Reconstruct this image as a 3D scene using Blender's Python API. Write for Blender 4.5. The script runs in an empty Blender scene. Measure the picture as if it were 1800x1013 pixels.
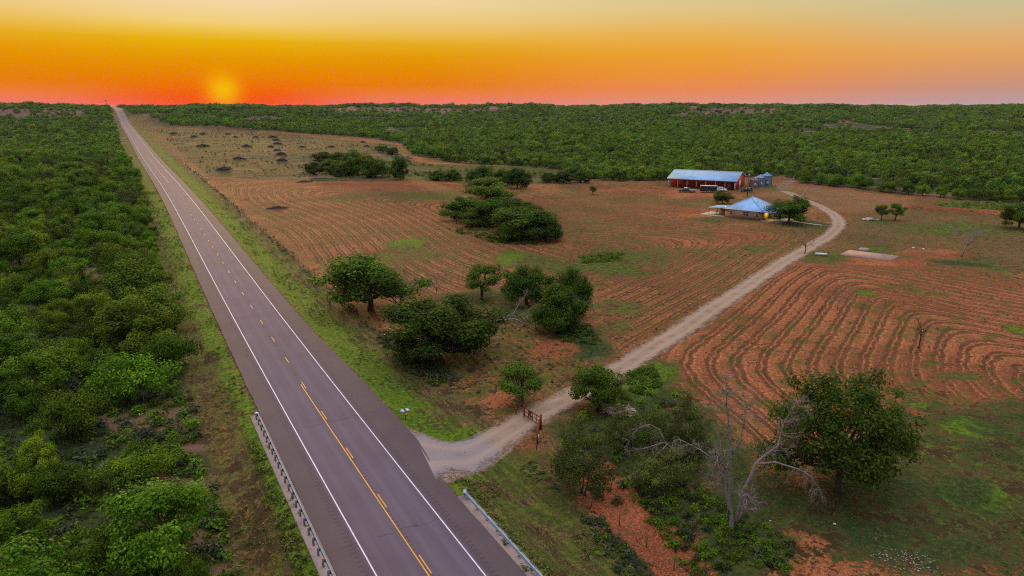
import bpy, math, random
import numpy as np
from mathutils import Vector, Matrix
rad = math.radians
C = bpy.context.scene.collection
scene = bpy.context.scene

# ------------------------------------------------------------------ survey: camera and terrain
CAM_H, PITCH, F = 35.0, rad(14.91), 1200.0      # focal length in pixels of the 1800 px wide photograph
cp, sp = math.cos(PITCH), math.sin(PITCH)

def ray(u, v):
    x, y = (u - 900.0) / F, -(v - 506.5) / F
    return np.array([x, cp + y * sp, y * cp - sp])

def flat(u, v):                                  # the point of the level plane seen at (u, v)
    d = ray(u, v); t = CAM_H / -d[2]
    return np.array([d[0] * t, d[1] * t])

def sstep(x, a, b):
    t = np.clip((x - a) / (b - a), 0, 1); return t * t * (3 - 2 * t)

RY = np.array([-300.0, 45.1, 83.8, 125.3, 195.0, 247.6, 305.0, 452.0, 695.0, 1007.0, 1300.0])
RX = np.array([189.0, -6.25, -28.1, -51.3, -89.5, -118.9, -150.8, -236.0, -374.6, -555.0, -723.0])
_fy = np.arange(-300, 1300, 2.0); _fx = np.interp(_fy, RY, RX)
_k = np.ones(61) / 61
_fx2 = np.convolve(np.pad(_fx, 30, mode='reflect', reflect_type='odd'), _k, mode='valid')
YAW = math.atan(0.565)
CY = math.cos(YAW)
def road_x(y):
    y = np.asarray(y, float)
    r = np.interp(y, _fy, _fx2)
    r = np.where(y > 1298, _fx2[-1] - 0.575 * (y - 1298), r)
    return r
def road_d(x, y): return (x - road_x(y)) * CY    # metres to the right of the centre line

def poly_dist(x, y, pts):
    best = np.full(np.shape(x), 1e9)
    for (ax, ay), (bx, by) in zip(pts[:-1], pts[1:]):
        dx, dy = bx - ax, by - ay
        t = np.clip(((x - ax) * dx + (y - ay) * dy) / (dx * dx + dy * dy + 1e-9), 0, 1)
        best = np.minimum(best, np.hypot(x - ax - t * dx, y - ay - t * dy))
    return best

def in_poly(x, y, pts):
    inside = np.zeros(np.shape(x), bool)
    n = len(pts)
    for i in range(n):
        (ax, ay), (bx, by) = pts[i], pts[(i + 1) % n]
        c = (ay > y) != (by > y)
        xx = (bx - ax) * (y - ay) / (by - ay + 1e-12) + ax
        inside ^= c & (x < xx)
    return inside

def soft_poly(x, y, pts, soft=2.0):
    """1 inside, 0 outside, with a soft edge in metres"""
    d = poly_dist(x, y, list(pts) + [pts[0]])
    s = np.where(in_poly(x, y, pts), d, -d)
    return sstep(s, -soft, soft)

def FP(*uv): return [flat(*p) for p in uv]

GULLY = FP((1040, 812), (1075, 850), (1130, 890), (1190, 942), (1240, 1000), (1300, 1060))
BERM = FP((1592, 369), (1650, 372), (1757, 381))
_rr = np.arange(0, 62000, 20.0)
_zz = np.interp(_rr, [0, 430, 800, 1150, 1400, 1650, 2400, 5000, 62000], [0, 0, 4.0, 10.5, 21.5, 29.5, 31.5, 31, 26])
_zz = np.convolve(np.pad(_zz, 6, mode='edge'), np.ones(13) / 13, mode='valid')

def hgt(x, y):
    x = np.asarray(x, float); y = np.asarray(y, float)
    rr = np.hypot(x, y)
    az = np.degrees(np.arctan2(x, y))
    base = np.interp(rr, _rr, _zz)
    d = road_d(x, y); ad = np.abs(d)
    corr = sstep(ad, 14, 60)
    azs = np.interp(az, [-180, -60, -30, 0, 12, 20, 37, 60, 180], [1, 1, 1, 1.03, 1.05, 1.03, .95, .92, 1])
    far = sstep(rr, 700, 1500)
    bump = (2.2 * np.sin(az * .55 + 1.3) + 1.3 * np.sin(az * 1.7 + rr * .0021) + .8 * np.sin(az * 3.9 + 2.0)) * far
    roll = 1.6 * np.sin(x * .011 + .7) * np.sin(y * .009 + 1.1) * sstep(rr, 330, 700)
    z = base * (1 + (azs - 1) * corr) + (bump + roll) * corr
    for a0, a1, h_ in ((-15, 1, 3.0), (13.5, 20.5, 5.5), (-38, -31, 2.5)):
        z = z + h_ * sstep(az, a0 - 2, a0 + 2) * (1 - sstep(az, a1 - 2, a1 + 2)) * sstep(rr, 1330, 1470) * (1 - .6 * sstep(rr, 1600, 1900)) * corr * (1 + .3 * np.sin(az * 3.1 + rr * .02))
    near = 1 - sstep(rr, 240, 420)
    ditch = np.interp(ad, [0, 6.9, 8.0, 11.5, 15.5, 18, 40], [0, 0, -.22, -.95, -.6, -.35, 0])
    z = z + ditch * near
    cul = (1 - sstep(y, 50, 74)) * sstep(ad, 7.6, 13) * (1 - sstep(ad, 45, 80))
    z = z - 1.3 * cul
    g = poly_dist(x, y, GULLY)
    z = z - 1.3 * np.exp(-(g / 2.6) ** 2)
    b = poly_dist(x, y, BERM)
    z = z + 1.7 * np.exp(-(b / 3.2) ** 2)
    rough = sstep(ad, 8, 22) * (1 - sstep(rr, 500, 900))
    z = z + rough * (.16 * np.sin(x * .21 + 1.3 * np.sin(y * .13)) * np.sin(y * .17 + .6) + .35 * np.sin(x * .043 + 2) * np.sin(y * .038))
    return z

def H(x, y): return float(hgt(np.array([x]), np.array([y]))[0])

def P(u, v):                                     # ground point seen at pixel (u, v) of the photograph
    d = ray(u, v); z = 0.0
    for _ in range(14):
        t = (CAM_H - z) / -d[2]
        z = H(d[0] * t, d[1] * t)
    return Vector((d[0] * t, d[1] * t, z))

def mpp(p):                                      # metres per photograph pixel at a point
    return (p.y * cp + (CAM_H - p.z) * sp) / F

# ------------------------------------------------------------------ object helpers
def tag(o, label, cat, group=None):
    o['label'] = label; o['category'] = cat
    if group: o['group'] = group
    return o
def structure(o): o['kind'] = 'structure'; return o
def thing(name, label, cat, loc=(0, 0, 0), rz=0.0, group=None):
    o = bpy.data.objects.new(name, None); C.objects.link(o)
    o.empty_display_size = .3
    o.location = loc; o.rotation_euler = (0, 0, rz)
    return tag(o, label, cat, group)
def link(name, me, parent=None, mat=None):
    o = bpy.data.objects.new(name, me); C.objects.link(o)
    if parent is not None: o.parent = parent
    if mat is not None and not me.materials: me.materials.append(mat)
    return o

def np_mesh(name, co, faces, attrs=None, smooth=False, fmat=None):
    """faces: (n,k) int array or list of index tuples"""
    me = bpy.data.meshes.new(name)
    co = np.asarray(co, np.float32)
    if isinstance(faces, np.ndarray):
        n, k = faces.shape; flatf = faces.ravel(); starts = np.arange(n) * k
    else:
        n = len(faces); lens = np.array([len(f) for f in faces]); starts = np.concatenate([[0], np.cumsum(lens)[:-1]])
        flatf = np.concatenate([np.asarray(f) for f in faces])
    me.vertices.add(len(co)); me.vertices.foreach_set('co', co.ravel())
    me.loops.add(len(flatf)); me.loops.foreach_set('vertex_index', flatf.astype(np.int32))
    me.polygons.add(n); me.polygons.foreach_set('loop_start', starts.astype(np.int32))
    me.update(calc_edges=True)
    if smooth: me.polygons.foreach_set('use_smooth', np.ones(n, bool))
    for k_, a in (attrs or {}).items():
        a = np.asarray(a, np.float32)
        if a.ndim == 1:
            at = me.attributes.new(k_, 'FLOAT', 'POINT'); at.data.foreach_set('value', a)
        else:
            at = me.attributes.new(k_, 'FLOAT_COLOR', 'POINT'); at.data.foreach_set('color', a.ravel())
    if fmat is not None: me.polygons.foreach_set('material_index', np.asarray(fmat, np.int32))
    return me

class MB:
    """collects boxes, bars, tubes and polygons; build() links them as one mesh object"""
    def __init__(s): s.v = []; s.f = []
    def add(s, vs, fs):
        n = len(s.v); s.v += [tuple(p) for p in vs]; s.f += [tuple(i + n for i in f) for f in fs]; return s
    def box(s, x0, y0, z0, x1, y1, z1):
        vs = [(x, y, z) for z in (z0, z1) for (x, y) in ((x0, y0), (x1, y0), (x1, y1), (x0, y1))]
        return s.add(vs, [(3, 2, 1, 0), (4, 5, 6, 7), (0, 1, 5, 4), (1, 2, 6, 5), (2, 3, 7, 6), (3, 0, 4, 7)])
    def bar(s, a, b, w, h=None, up=(0, 0, 1)):
        h = h or w; a, b = Vector(a), Vector(b); d = (b - a).normalized()
        side = d.cross(Vector(up))
        if side.length < 1e-4: side = d.cross(Vector((1, 0, 0)))
        side.normalize(); u = side.cross(d)
        vs = [p + side * (sx * w / 2) + u * (sy * h / 2) for p in (a, b) for sx, sy in ((-1, -1), (1, -1), (1, 1), (-1, 1))]
        return s.add(vs, [(3, 2, 1, 0), (4, 5, 6, 7), (0, 1, 5, 4), (1, 2, 6, 5), (2, 3, 7, 6), (3, 0, 4, 7)])
    def tube(s, pts, rads, n=8, cap=True):
        pts = [Vector(p) for p in pts]
        if not hasattr(rads, '__len__'): rads = [rads] * len(pts)
        base = len(s.v); ref = None
        for i, p in enumerate(pts):
            d = (pts[min(i + 1, len(pts) - 1)] - pts[max(i - 1, 0)]).normalized()
            if ref is None: ref = d.orthogonal().normalized()
            ref = (ref - d * ref.dot(d)).normalized(); bi = d.cross(ref)
            for k in range(n):
                a = 2 * math.pi * k / n
                s.v.append(tuple(p + (ref * math.cos(a) + bi * math.sin(a)) * rads[i]))
        for i in range(len(pts) - 1):
            for k in range(n):
                a, b = base + i * n + k, base + i * n + (k + 1) % n
                s.f.append((a, b, b + n, a + n))
        if cap:
            s.f.append(tuple(base + k for k in reversed(range(n))))
            s.f.append(tuple(base + (len(pts) - 1) * n + k for k in range(n)))
        return s
    def lathe(s, prof, n=24, cx=0, cy=0):
        base = len(s.v)
        for r, z in prof:
            for k in range(n):
                a = 2 * math.pi * k / n; s.v.append((cx + r * math.cos(a), cy + r * math.sin(a), z))
        for i in range(len(prof) - 1):
            for k in range(n):
                a, b = base + i * n + k, base + i * n + (k + 1) % n
                s.f.append((a, b, b + n, a + n))
        return s
    def prism(s, prof, y0, y1):
        """profile of (x, z) points, counter-clockwise seen from -y, extruded along y"""
        n = len(prof)
        vs = [(x, y0, z) for x, z in prof] + [(x, y1, z) for x, z in prof]
        fs = [tuple(range(n)), tuple(reversed(range(n, 2 * n)))] + [((i + 1) % n, i, i + n, (i + 1) % n + n) for i in range(n)]
        return s.add(vs, fs)
    def build(s, name, mat, parent=None, smooth=False, bevel=0):
        me = np_mesh(name, s.v, s.f, smooth=smooth)
        o = link(name, me, parent, mat)
        if bevel:
            m = o.modifiers.new('bevel', 'BEVEL'); m.width = bevel; m.segments = 2; m.limit_method = 'ANGLE'
        return o

# ------------------------------------------------------------------ materials
def lin(r, g, b):
    f = lambda c: (c / 255 / 12.92) if c / 255 <= .04045 else ((c / 255 + .055) / 1.055) ** 2.4
    return (f(r), f(g), f(b), 1)

class NT:
    """small node-tree writer"""
    def __init__(s, tree): s.t = tree; s.n = tree.nodes; s.l = tree.links
    def new(s, typ, **kw):
        n = s.n.new(typ)
        for k, v in kw.items(): setattr(n, k, v)
        return n
    def put(s, sock, val):
        if hasattr(val, 'is_output') or isinstance(val, bpy.types.NodeSocket): s.l.new(val, sock)
        elif val is not None: sock.default_value = val
    def math(s, op, a, b=None, c=None, clamp=False):
        n = s.new('ShaderNodeMath', operation=op, use_clamp=clamp)
        for i, x in enumerate((a, b, c)):
            if x is not None: s.put(n.inputs[i], x)
        return n.outputs[0]
    def mix(s, f, a, b, mode='MIX'):
        n = s.new('ShaderNodeMix', data_type='RGBA', blend_type=mode, clamp_factor=True)
        s.put(n.inputs[0], f); s.put(n.inputs[6], a); s.put(n.inputs[7], b)
        return n.outputs[2]
    def noise(s, vec, scale, detail=3, rough=.55, dist=0.0):
        n = s.new('ShaderNodeTexNoise'); s.put(n.inputs['Vector'], vec)
        n.inputs['Scale'].default_value = scale; n.inputs['Detail'].default_value = detail
        n.inputs['Roughness'].default_value = rough; n.inputs['Distortion'].default_value = dist
        return n.outputs['Fac']
    def ss(s, x, a, b, lo=0.0, hi=1.0):
        n = s.new('ShaderNodeMapRange', interpolation_type='SMOOTHSTEP')
        s.put(n.inputs[0], x); s.put(n.inputs[1], a); s.put(n.inputs[2], b); n.inputs[3].default_value = lo; n.inputs[4].default_value = hi
        return n.outputs[0]
    def ramp(s, f, stops, interp='LINEAR'):
        n = s.new('ShaderNodeValToRGB'); e = n.color_ramp.elements; n.color_ramp.interpolation = interp
        while len(e) < len(stops): e.new(.5)
        for el, (p, c) in zip(e, stops): el.position = p; el.color = c if len(c) == 4 else (*c, 1)
        s.put(n.inputs[0], f); return n.outputs[0]
    def attr(s, name, out='Fac'):
        n = s.new('ShaderNodeAttribute', attribute_name=name); return n.outputs[out]

def new_mat(name):
    m = bpy.data.materials.new(name); m.use_nodes = True
    t = NT(m.node_tree); b = m.node_tree.nodes['Principled BSDF']
    return m, t, b

def simple_mat(name, col, rough=.6, metal=0.0, var=.25, scale=2.0, bump=0.0, spec=.3, dirt=None):
    """procedural: two scales of noise vary the colour, fine noise the bump"""
    m, t, b = new_mat(name)
    tc = t.new('ShaderNodeTexCoord').outputs['Object']
    n1 = t.noise(tc, scale, 4); n2 = t.noise(tc, scale * 7, 3)
    c = (*col[:3], 1)
    dk = tuple(x * (1 - var) for x in col[:3]) + (1,); lt = tuple(min(1, x * (1 + var)) for x in col[:3]) + (1,)
    k = t.mix(t.ss(n1, .3, .7), dk, lt)
    k = t.mix(t.math('MULTIPLY', n2, .35), k, c)
    if dirt: k = t.mix(t.ss(n1, .52, .72), k, (*dirt[:3], 1))
    t.put(b.inputs['Base Color'], k)
    t.put(b.inputs['Roughness'], t.ss(n2, .2, .8, max(0, rough - .1), min(1, rough + .1)))
    b.inputs['Metallic'].default_value = metal; b.inputs['Specular IOR Level'].default_value = spec
    if bump:
        bn = t.new('ShaderNodeBump'); bn.inputs['Strength'].default_value = bump; bn.inputs['Distance'].default_value = .02
        t.put(bn.inputs['Height'], n2); t.put(b.inputs['Normal'], bn.outputs[0])
    return m
# ------------------------------------------------------------------ ground
def axis(lo, hi, step, out_lo, out_hi, grow):
    a = list(np.arange(lo, hi + step * .5, step)); s = step
    while a[-1] < out_hi: s *= grow; a.append(a[-1] + s)
    b = []; s = step; x = lo
    while x > out_lo: s *= grow; x -= s; b.append(x)
    return np.array(b[::-1] + a)
gx = axis(-125, 185, .72, -9000, 9000, 1.05)
gy = axis(24, 250, .66, -900, 260, 1.10)
gy = gy[gy < 250.5]
s_ = .66
while gy[-1] < 9000:
    s_ = min(s_ * 1.02, 2.2) if gy[-1] < 480 else s_ * 1.035
    gy = np.append(gy, gy[-1] + s_)
GX, GY = np.meshgrid(gx, gy)
X = GX.ravel(); Y = GY.ravel()
Z = hgt(X, Y)
D = road_d(X, Y); RR = np.hypot(X, Y)
Z = Z - .06 * (np.abs(D) < 7.4) * (1 + np.clip(RR - 300, 0, 4000) / 900)

def side(x, y, a, b):
    """signed distance to the left-hand side of the line a -> b"""
    dx, dy = b[0] - a[0], b[1] - a[1]; L = math.hypot(dx, dy)
    return ((y - a[1]) * dx - (x - a[0]) * dy) / L
def softmin(ds, k=5.0):
    return -k * np.log(sum(np.exp(-d / k) for d in ds) + 1e-30)

# edge of the big mesquite wood behind the fields (surveyed along its front row)
WOOD_FRONT = [(253, 222), (300, 232), (400, 236), (520, 240), (640, 246), (700, 256), (724, 276), (800, 288), (900, 292), (985, 300),
              (1010, 312), (1080, 319), (1180, 318), (1300, 312), (1376, 312), (1412, 322), (1500, 331), (1600, 343), (1700, 352), (1760, 356),
              (1830, 360), (2100, 380)]
WF = FP(*WOOD_FRONT)
WOOD = WF + [(900, 300), (2500, 400), (20000, 3000), (20000, 40000), (-23000, 40000), (-700, 1230)]
def in_wood(x, y): return in_poly(x, y, WOOD) & (road_d(x, y) > 15)

DRIVE_PX = [(742, 800), (800, 790), (850, 772), (900, 750), (950, 722), (1000, 700), (1045, 677), (1100, 642), (1180, 592), (1280, 528), (1340, 487), (1385, 458),
            (1430, 430), (1462, 411), (1476, 396), (1472, 383), (1454, 370), (1430, 358), (1405, 347), (1380, 336)]
def smooth_line(pts, n=3):
    p = [np.array(q, float) for q in pts]
    for _ in range(n):
        q = [p[0]]
        for a, b in zip(p[:-1], p[1:]): q += [a * .75 + b * .25, a * .25 + b * .75]
        q.append(p[-1]); p = q
    return np.array(p)
DRIVE = smooth_line(FP(*DRIVE_PX))
TRACK2 = smooth_line(FP((1395, 343), (1372, 333), (1378, 324), (1400, 316), (1425, 308), (1440, 300)))
DLn = [tuple(p) for p in DRIVE[::4]] + [tuple(DRIVE[-1])]
dd = poly_dist(X, Y, DLn)

def vnoise(x, y, scale, seed=0):
    x = x / scale; y = y / scale
    ix = np.floor(x).astype(np.int64); iy = np.floor(y).astype(np.int64); fx = x - ix; fy = y - iy
    def h(i, j):
        n = (i * 374761393 + j * 668265263 + seed * 974711) & 0x7fffffff
        n = ((n ^ (n >> 13)) * 1274126177) & 0x7fffffff
        return ((n ^ (n >> 16)) & 0xffff) / 65535.0
    u = fx * fx * (3 - 2 * fx); w = fy * fy * (3 - 2 * fy)
    return (h(ix, iy) * (1 - u) + h(ix + 1, iy) * u) * (1 - w) + (h(ix, iy + 1) * (1 - u) + h(ix + 1, iy + 1) * u) * w - .5
def fbm(x, y, scale, seed=0, octs=3):
    return sum(vnoise(x, y, scale / 2 ** k, seed + k) * .5 ** k for k in range(octs)) / 1.2
WXn = fbm(X, Y, 14, 3); WYn = fbm(X, Y, 14, 9); EN = fbm(X, Y, 6, 21, 4)
near = RR < 900
soil = np.zeros_like(X); green = np.zeros_like(X); lush = np.zeros_like(X); grav = np.zeros_like(X)
tan = np.zeros_like(X); fur = np.zeros_like(X); wild = np.zeros_like(X); bluff = np.zeros_like(X); teal = np.zeros_like(X)
def blend(a, val, w): return a * (1 - w) + val * w
def ell(u, v, ru, rv, soft=.5):
    """a patch of ground: centre and radii surveyed, then laid out in metres"""
    c = flat(u, v); rx = abs(flat(u + ru, v)[0] - c[0]); ry = abs(flat(u, v - rv)[1] - flat(u, v + rv)[1]) / 2
    q = np.sqrt(((X - c[0]) / rx + .55 * WXn) ** 2 + ((Y - c[1]) / ry + .55 * WYn) ** 2) + .9 * EN
    return 1 - sstep(q, 1 - soft, 1 + soft)

# woodland floor
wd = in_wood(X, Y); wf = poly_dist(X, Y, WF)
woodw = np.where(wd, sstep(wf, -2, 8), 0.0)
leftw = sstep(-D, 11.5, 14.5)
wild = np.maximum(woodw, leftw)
# verges
vr = sstep(D, 6.4, 7.0) * (1 - sstep(D, 15.3, 16.6)); vl = sstep(-D, 6.2, 6.8) * (1 - sstep(-D, 12.0, 14.5))
green = blend(green, .80 - .36 * sstep(D, 9.5, 15) + .25 * fbm(X, Y, 8, 90), vr); lush = blend(lush, .85 * (1 - sstep(D, 9.5, 14)) + .2, vr)
tan = blend(tan, .22 + .3 * sstep(D, 9, 14), vr)
green = blend(green, .74 + .3 * fbm(X, Y, 7, 91), vl); lush = blend(lush, .8 * (1 - sstep(-D, 8, 11)) + .2, vl); tan = blend(tan, .25, vl)
bare = vl * sstep(-D, 7.6, 9.4) * (1 - sstep(Y, 75, 130))
soil = blend(soil, .44, bare); green = blend(green, .46, bare); lush = blend(lush, .1, bare)
soil = blend(soil, .35 + .6 * fbm(X, Y, 9, 92), vl * sstep(-D, 8, 9.5) * sstep(Y, 75, 130) * (1 - sstep(Y, 260, 330)))
# the open land right of the fence
open_ = sstep(D, 15.5, 17.5) * (1 - woodw) * near
soil = blend(soil, .55, open_); green = blend(green, .30, open_); tan = blend(tan, .45, open_)
# far clearing with brush piles: dry grass
clr = soft_poly(X, Y, FP((272, 236), (330, 238), (520, 243), (690, 258), (735, 285), (830, 296), (1005, 302), (1000, 322), (820, 322), (760, 320), (545, 319), (372, 312)), 4.0) * open_
wild = np.maximum(wild, clr * np.clip(.36 + 1.3 * fbm(X, Y * 1.6, 34, 97), 0, .75)); soil = blend(soil, .36, clr); tan = blend(tan, .24 + .4 * fbm(X, Y, 25, 80), clr); green = blend(green, .42 + .35 * fbm(X, Y, 18, 81), clr)
strip = soft_poly(X, Y, FP((700, 268), (735, 285), (830, 296), (1005, 302), (1000, 320), (820, 322), (640, 305)), 4.0)
green = blend(green, .75, strip * open_); lush = blend(lush, .1, strip)
trk = 1 - sstep(poly_dist(X, Y, FP((680, 262), (735, 287), (800, 289), (880, 292), (960, 295), (1008, 299))), 1.5, 5)
soil = blend(soil, .8, trk); tan = blend(tan, .7, trk); green = blend(green, .0, trk)
# dirt track just inside the roadside fence
ft = sstep(D, 16.2, 17) * (1 - sstep(D, 19.2, 20.5)) * (Y > 70) * (1 - sstep(Y, 420, 460))
soil = blend(soil, .55, ft * .8); tan = blend(tan, .6, ft); green = blend(green, .25, ft)

# tilled fields: furrows follow the edges of each field, rounded at the corners
phase = np.zeros_like(X)
fA = FP((384, 316), (560, 321), (760, 324), (815, 342), (775, 385), (850, 418), (985, 436), (1000, 452), (900, 470), (850, 520), (760, 515), (700, 500), (590, 500))
wA = soft_poly(X, Y, fA, 3.5) * sstep(D, 18.5, 20.5)
aA, bA = flat(384, 316), flat(820, 326)
cA, cB = flat(690, 500), flat(1000, 432)
pA = softmin([np.abs(D - 17) , np.abs(side(X, Y, aA, bA)) * 1.0], 9.0) + 5 * np.sin(X * .045) * np.sin(Y * .028 + 1)
low = sstep(side(X, Y, flat(620, 440), flat(900, 432)), 6, -6)
pA2 = np.abs(side(X, Y, cA, cB)) + 6 * np.sin(X * .05 + 1.0) + .012 * (X + 10) ** 2
pA = pA
fB = FP((955, 345), (1010, 326), (1170, 326), (1225, 388), (1330, 400), (1432, 402), (1425, 424), (1360, 462), (1270, 522), (1110, 618), (1050, 585), (1045, 480), (1005, 425), (925, 362))
wB = soft_poly(X, Y, fB, 3.0)
pB = softmin([np.abs(side(X, Y, flat(1100, 628), flat(1420, 425))), np.abs(side(X, Y, flat(1440, 402), flat(1000, 392))) + 4], 7.0) + 1.5 * np.sin(X * .06) * np.sin(Y * .05)
fR = FP((1392, 468), (1480, 468), (1590, 470), (1700, 478), (1850, 520), (1850, 700), (1690, 700), (1600, 700), (1560, 735), (1420, 830), (1330, 800), (1250, 735), (1152, 655), (1175, 615), (1290, 535))
wR = soft_poly(X, Y, fR, 1.8)
pR = softmin([side(X, Y, flat(1420, 452), flat(1160, 640)), side(X, Y, flat(1160, 640), flat(1400, 838)), side(X, Y, flat(1830, 528), flat(1470, 462))], 3.2)
pR = pR + .8 * np.sin(X * .07 + 1) * np.sin(Y * .08)
soil = blend(soil, .66, wA); green = blend(green, .27 + .3 * fbm(X, Y, 24, 101), wA); tan = blend(tan, .42, wA)
soil = blend(soil, .64, wB); green = blend(green, .36 + .25 * fbm(X, Y, 24, 102), wB); tan = blend(tan, .42, wB)
soil = blend(soil, .88, wR); green = blend(green, .22 + .3 * fbm(X, Y, 13, 103), wR); tan = blend(tan, .15, wR)
fur = np.maximum.reduce([wA * 1.15, wB * .9, wR])
phase = np.where(wR > .02, pR, np.where(wB > .02, pB, pA))
# grove floor by the gate
gv = soft_poly(X, Y, FP((690, 640), (720, 560), (860, 520), (1000, 560), (1070, 600), (1040, 660), (960, 710), (870, 725), (790, 690)), 4)
soil = blend(soil, .52, gv); green = blend(green, .45, gv); tan = blend(tan, .3, gv); fur = fur * (1 - gv)
# land right of the drive, above the right field
rt = soft_poly(X, Y, FP((1490, 405), (1500, 360), (1600, 352), (1760, 362), (1900, 385), (1900, 480), (1700, 470), (1590, 462), (1480, 460), (1410, 460)), 4)
soil = blend(soil, .42, rt); green = blend(green, .38, rt); tan = blend(tan, .5, rt); fur = np.maximum(fur * (1 - rt), .22 * rt * (1 - wR))
yard = soft_poly(X, Y, FP((1310, 345), (1400, 322), (1480, 332), (1600, 350), (1600, 372), (1500, 372), (1440, 372), (1400, 352)), 6)
tan = blend(tan, .75, yard); green = blend(green, .12, yard); soil = blend(soil, .42, yard); grav = blend(grav, .35, yard * .9)
grav = np.maximum(grav, .5 * (1 - sstep(poly_dist(X, Y, [tuple(p) for p in TRACK2]), 1.5, 4.5)))
hy = soft_poly(X, Y, FP((1150, 336), (1320, 342), (1350, 352), (1330, 392), (1225, 388)), 4)
green = blend(green, .42, hy); tan = blend(tan, .5, hy); fur = fur * (1 - .8 * hy)
# pasture under the pecan, lower right
lr = soft_poly(X, Y, FP((1545, 735), (1610, 705), (1700, 712), (1860, 690), (1900, 1060), (1380, 1060), (1330, 900), (1400, 830)), 4)
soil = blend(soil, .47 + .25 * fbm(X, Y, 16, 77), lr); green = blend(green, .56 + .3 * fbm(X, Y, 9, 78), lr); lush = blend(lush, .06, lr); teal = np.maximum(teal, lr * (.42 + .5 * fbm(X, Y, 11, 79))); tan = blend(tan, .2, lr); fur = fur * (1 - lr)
# roadside bank between the guard rail and the creek
rb = soft_poly(X, Y, FP((800, 840), (870, 800), (940, 790), (1010, 860), (1100, 960), (1160, 1060), (930, 1060)), 2.0) * sstep(D, 7.0, 8.2)
soil = blend(soil, .34, rb); green = blend(green, .55, rb); lush = blend(lush, .25, rb); tan = blend(tan, .45, rb)
# creek bed, thicket floor
thk = soft_poly(X, Y, FP((960, 745), (1060, 700), (1150, 665), (1250, 720), (1330, 800), (1420, 860), (1330, 1000), (1250, 930), (1100, 850), (1000, 850)), 3)
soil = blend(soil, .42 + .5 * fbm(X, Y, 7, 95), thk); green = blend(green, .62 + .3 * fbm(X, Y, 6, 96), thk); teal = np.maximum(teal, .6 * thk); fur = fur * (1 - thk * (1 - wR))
gd = poly_dist(X, Y, GULLY); gw = 1 - sstep(gd, 1.3, 3.6)
soil = blend(soil, 1.05, gw); green = blend(green, .05, gw); tan = blend(tan, 0, gw); fur = fur * (1 - gw)
bk = soft_poly(X, Y, FP((1380, 965), (1430, 945), (1600, 985), (1800, 985), (1850, 1060), (1380, 1060)), 2)
soil = blend(soil, .75, bk); green = blend(green, .35, bk)
soil = blend(soil, .95, ell(1420, 925, 34, 14)); soil = blend(soil, .95, ell(1450, 985, 60, 22)); soil = blend(soil, 1, ell(1600, 722, 26, 10))
# bright and dark grass patches
for (u, v, ru, rv, w, lu) in [(905, 458, 36, 13, .95, .95), (950, 462, 50, 12, .6, .3), (1065, 468, 62, 24, .72, .4), (1120, 455, 45, 14, .6, .25), (1100, 540, 46, 12, .62, .35), (1085, 572, 30, 9, .55, .3),
                              (1525, 519, 12, 5, 1, .8), (1788, 582, 22, 8, 1, .8), (1622, 712, 24, 7, 1, .8), (1705, 752, 52, 13, .9, .75), (1690, 735, 30, 8, .8, .8), (1745, 858, 75, 24, .95, .7),
                              (1580, 505, 40, 7, .5, .2), (1640, 520, 30, 7, .5, .2), (720, 428, 38, 8, .75, .8), (705, 450, 60, 12, .5, .35), (600, 350, 40, 5, .5, .3), (760, 345, 60, 8, .65, .3),
                              (1545, 392, 26, 5, .7, .3), (1700, 405, 110, 10, .72, .4), (1690, 456, 70, 9, .62, .3), (1765, 476, 16, 4, .9, .8), (1560, 443, 30, 9, .75, .4), (1445, 452, 40, 10, .65, .3),
                              (1240, 382, 30, 6, .6, .3), (1440, 398, 34, 9, .6, .3), (1325, 437, 22, 5, .7, .4), (1150, 655, 45, 22, .95, .65), (1120, 690, 40, 20, .9, .5), (640, 345, 60, 6, .4, .2),
                              (1700, 800, 90, 20, .5, .45), (1620, 905, 150, 36, .70, .05), (1500, 890, 110, 26, .62, .0), (1690, 660, 40, 8, .6, .3), (1640, 640, 30, 7, .55, .3),
                              (820, 752, 55, 11, .95, .8), (760, 745, 40, 8, .7, .6), (1610, 690, 70, 9, .5, .25), (890, 300, 90, 8, .8, .15), (1460, 300, 60, 5, .4, .1), (1360, 330, 12, 4, .9, .4)]:
    e = ell(u, v, ru, rv); green = np.maximum(green * (1 - e), blend(green, w, e)); lush = blend(lush, lu, e); fur = fur * (1 - .75 * e); soil = soil * (1 - .3 * e)
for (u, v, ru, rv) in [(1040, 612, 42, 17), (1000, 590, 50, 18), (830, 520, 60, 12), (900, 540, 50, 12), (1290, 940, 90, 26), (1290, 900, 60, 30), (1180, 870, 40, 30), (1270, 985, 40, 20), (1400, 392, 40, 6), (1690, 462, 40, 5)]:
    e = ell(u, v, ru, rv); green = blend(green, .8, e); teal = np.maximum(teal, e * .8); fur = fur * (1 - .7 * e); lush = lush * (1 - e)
e = ell(1752, 364, 95, 11, .3); green = blend(green, .9, e); lush = blend(lush, .55, e); tan = blend(tan, .62, e)
bd = np.exp(-(poly_dist(X, Y, BERM) / 3.5) ** 2); soil = blend(soil, .75, bd); green = blend(green, .1, bd); tan = blend(tan, .4, bd)
# bare red places
for (u, v, ru, rv) in [(1235, 345, 60, 6), (1200, 372, 70, 8), (1310, 415, 60, 9), (1230, 425, 80, 9), (1560, 462, 70, 10), (970, 605, 40, 22), (1640, 445, 60, 8), (640, 328, 120, 6), (560, 322, 80, 4), (1110, 335, 70, 6), (880, 695, 30, 16), (1445, 470, 45, 6), (700, 322, 80, 4)]:
    e = ell(u, v, ru, rv); soil = blend(soil, .95, e * .85); green = green * (1 - .7 * e)
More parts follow.
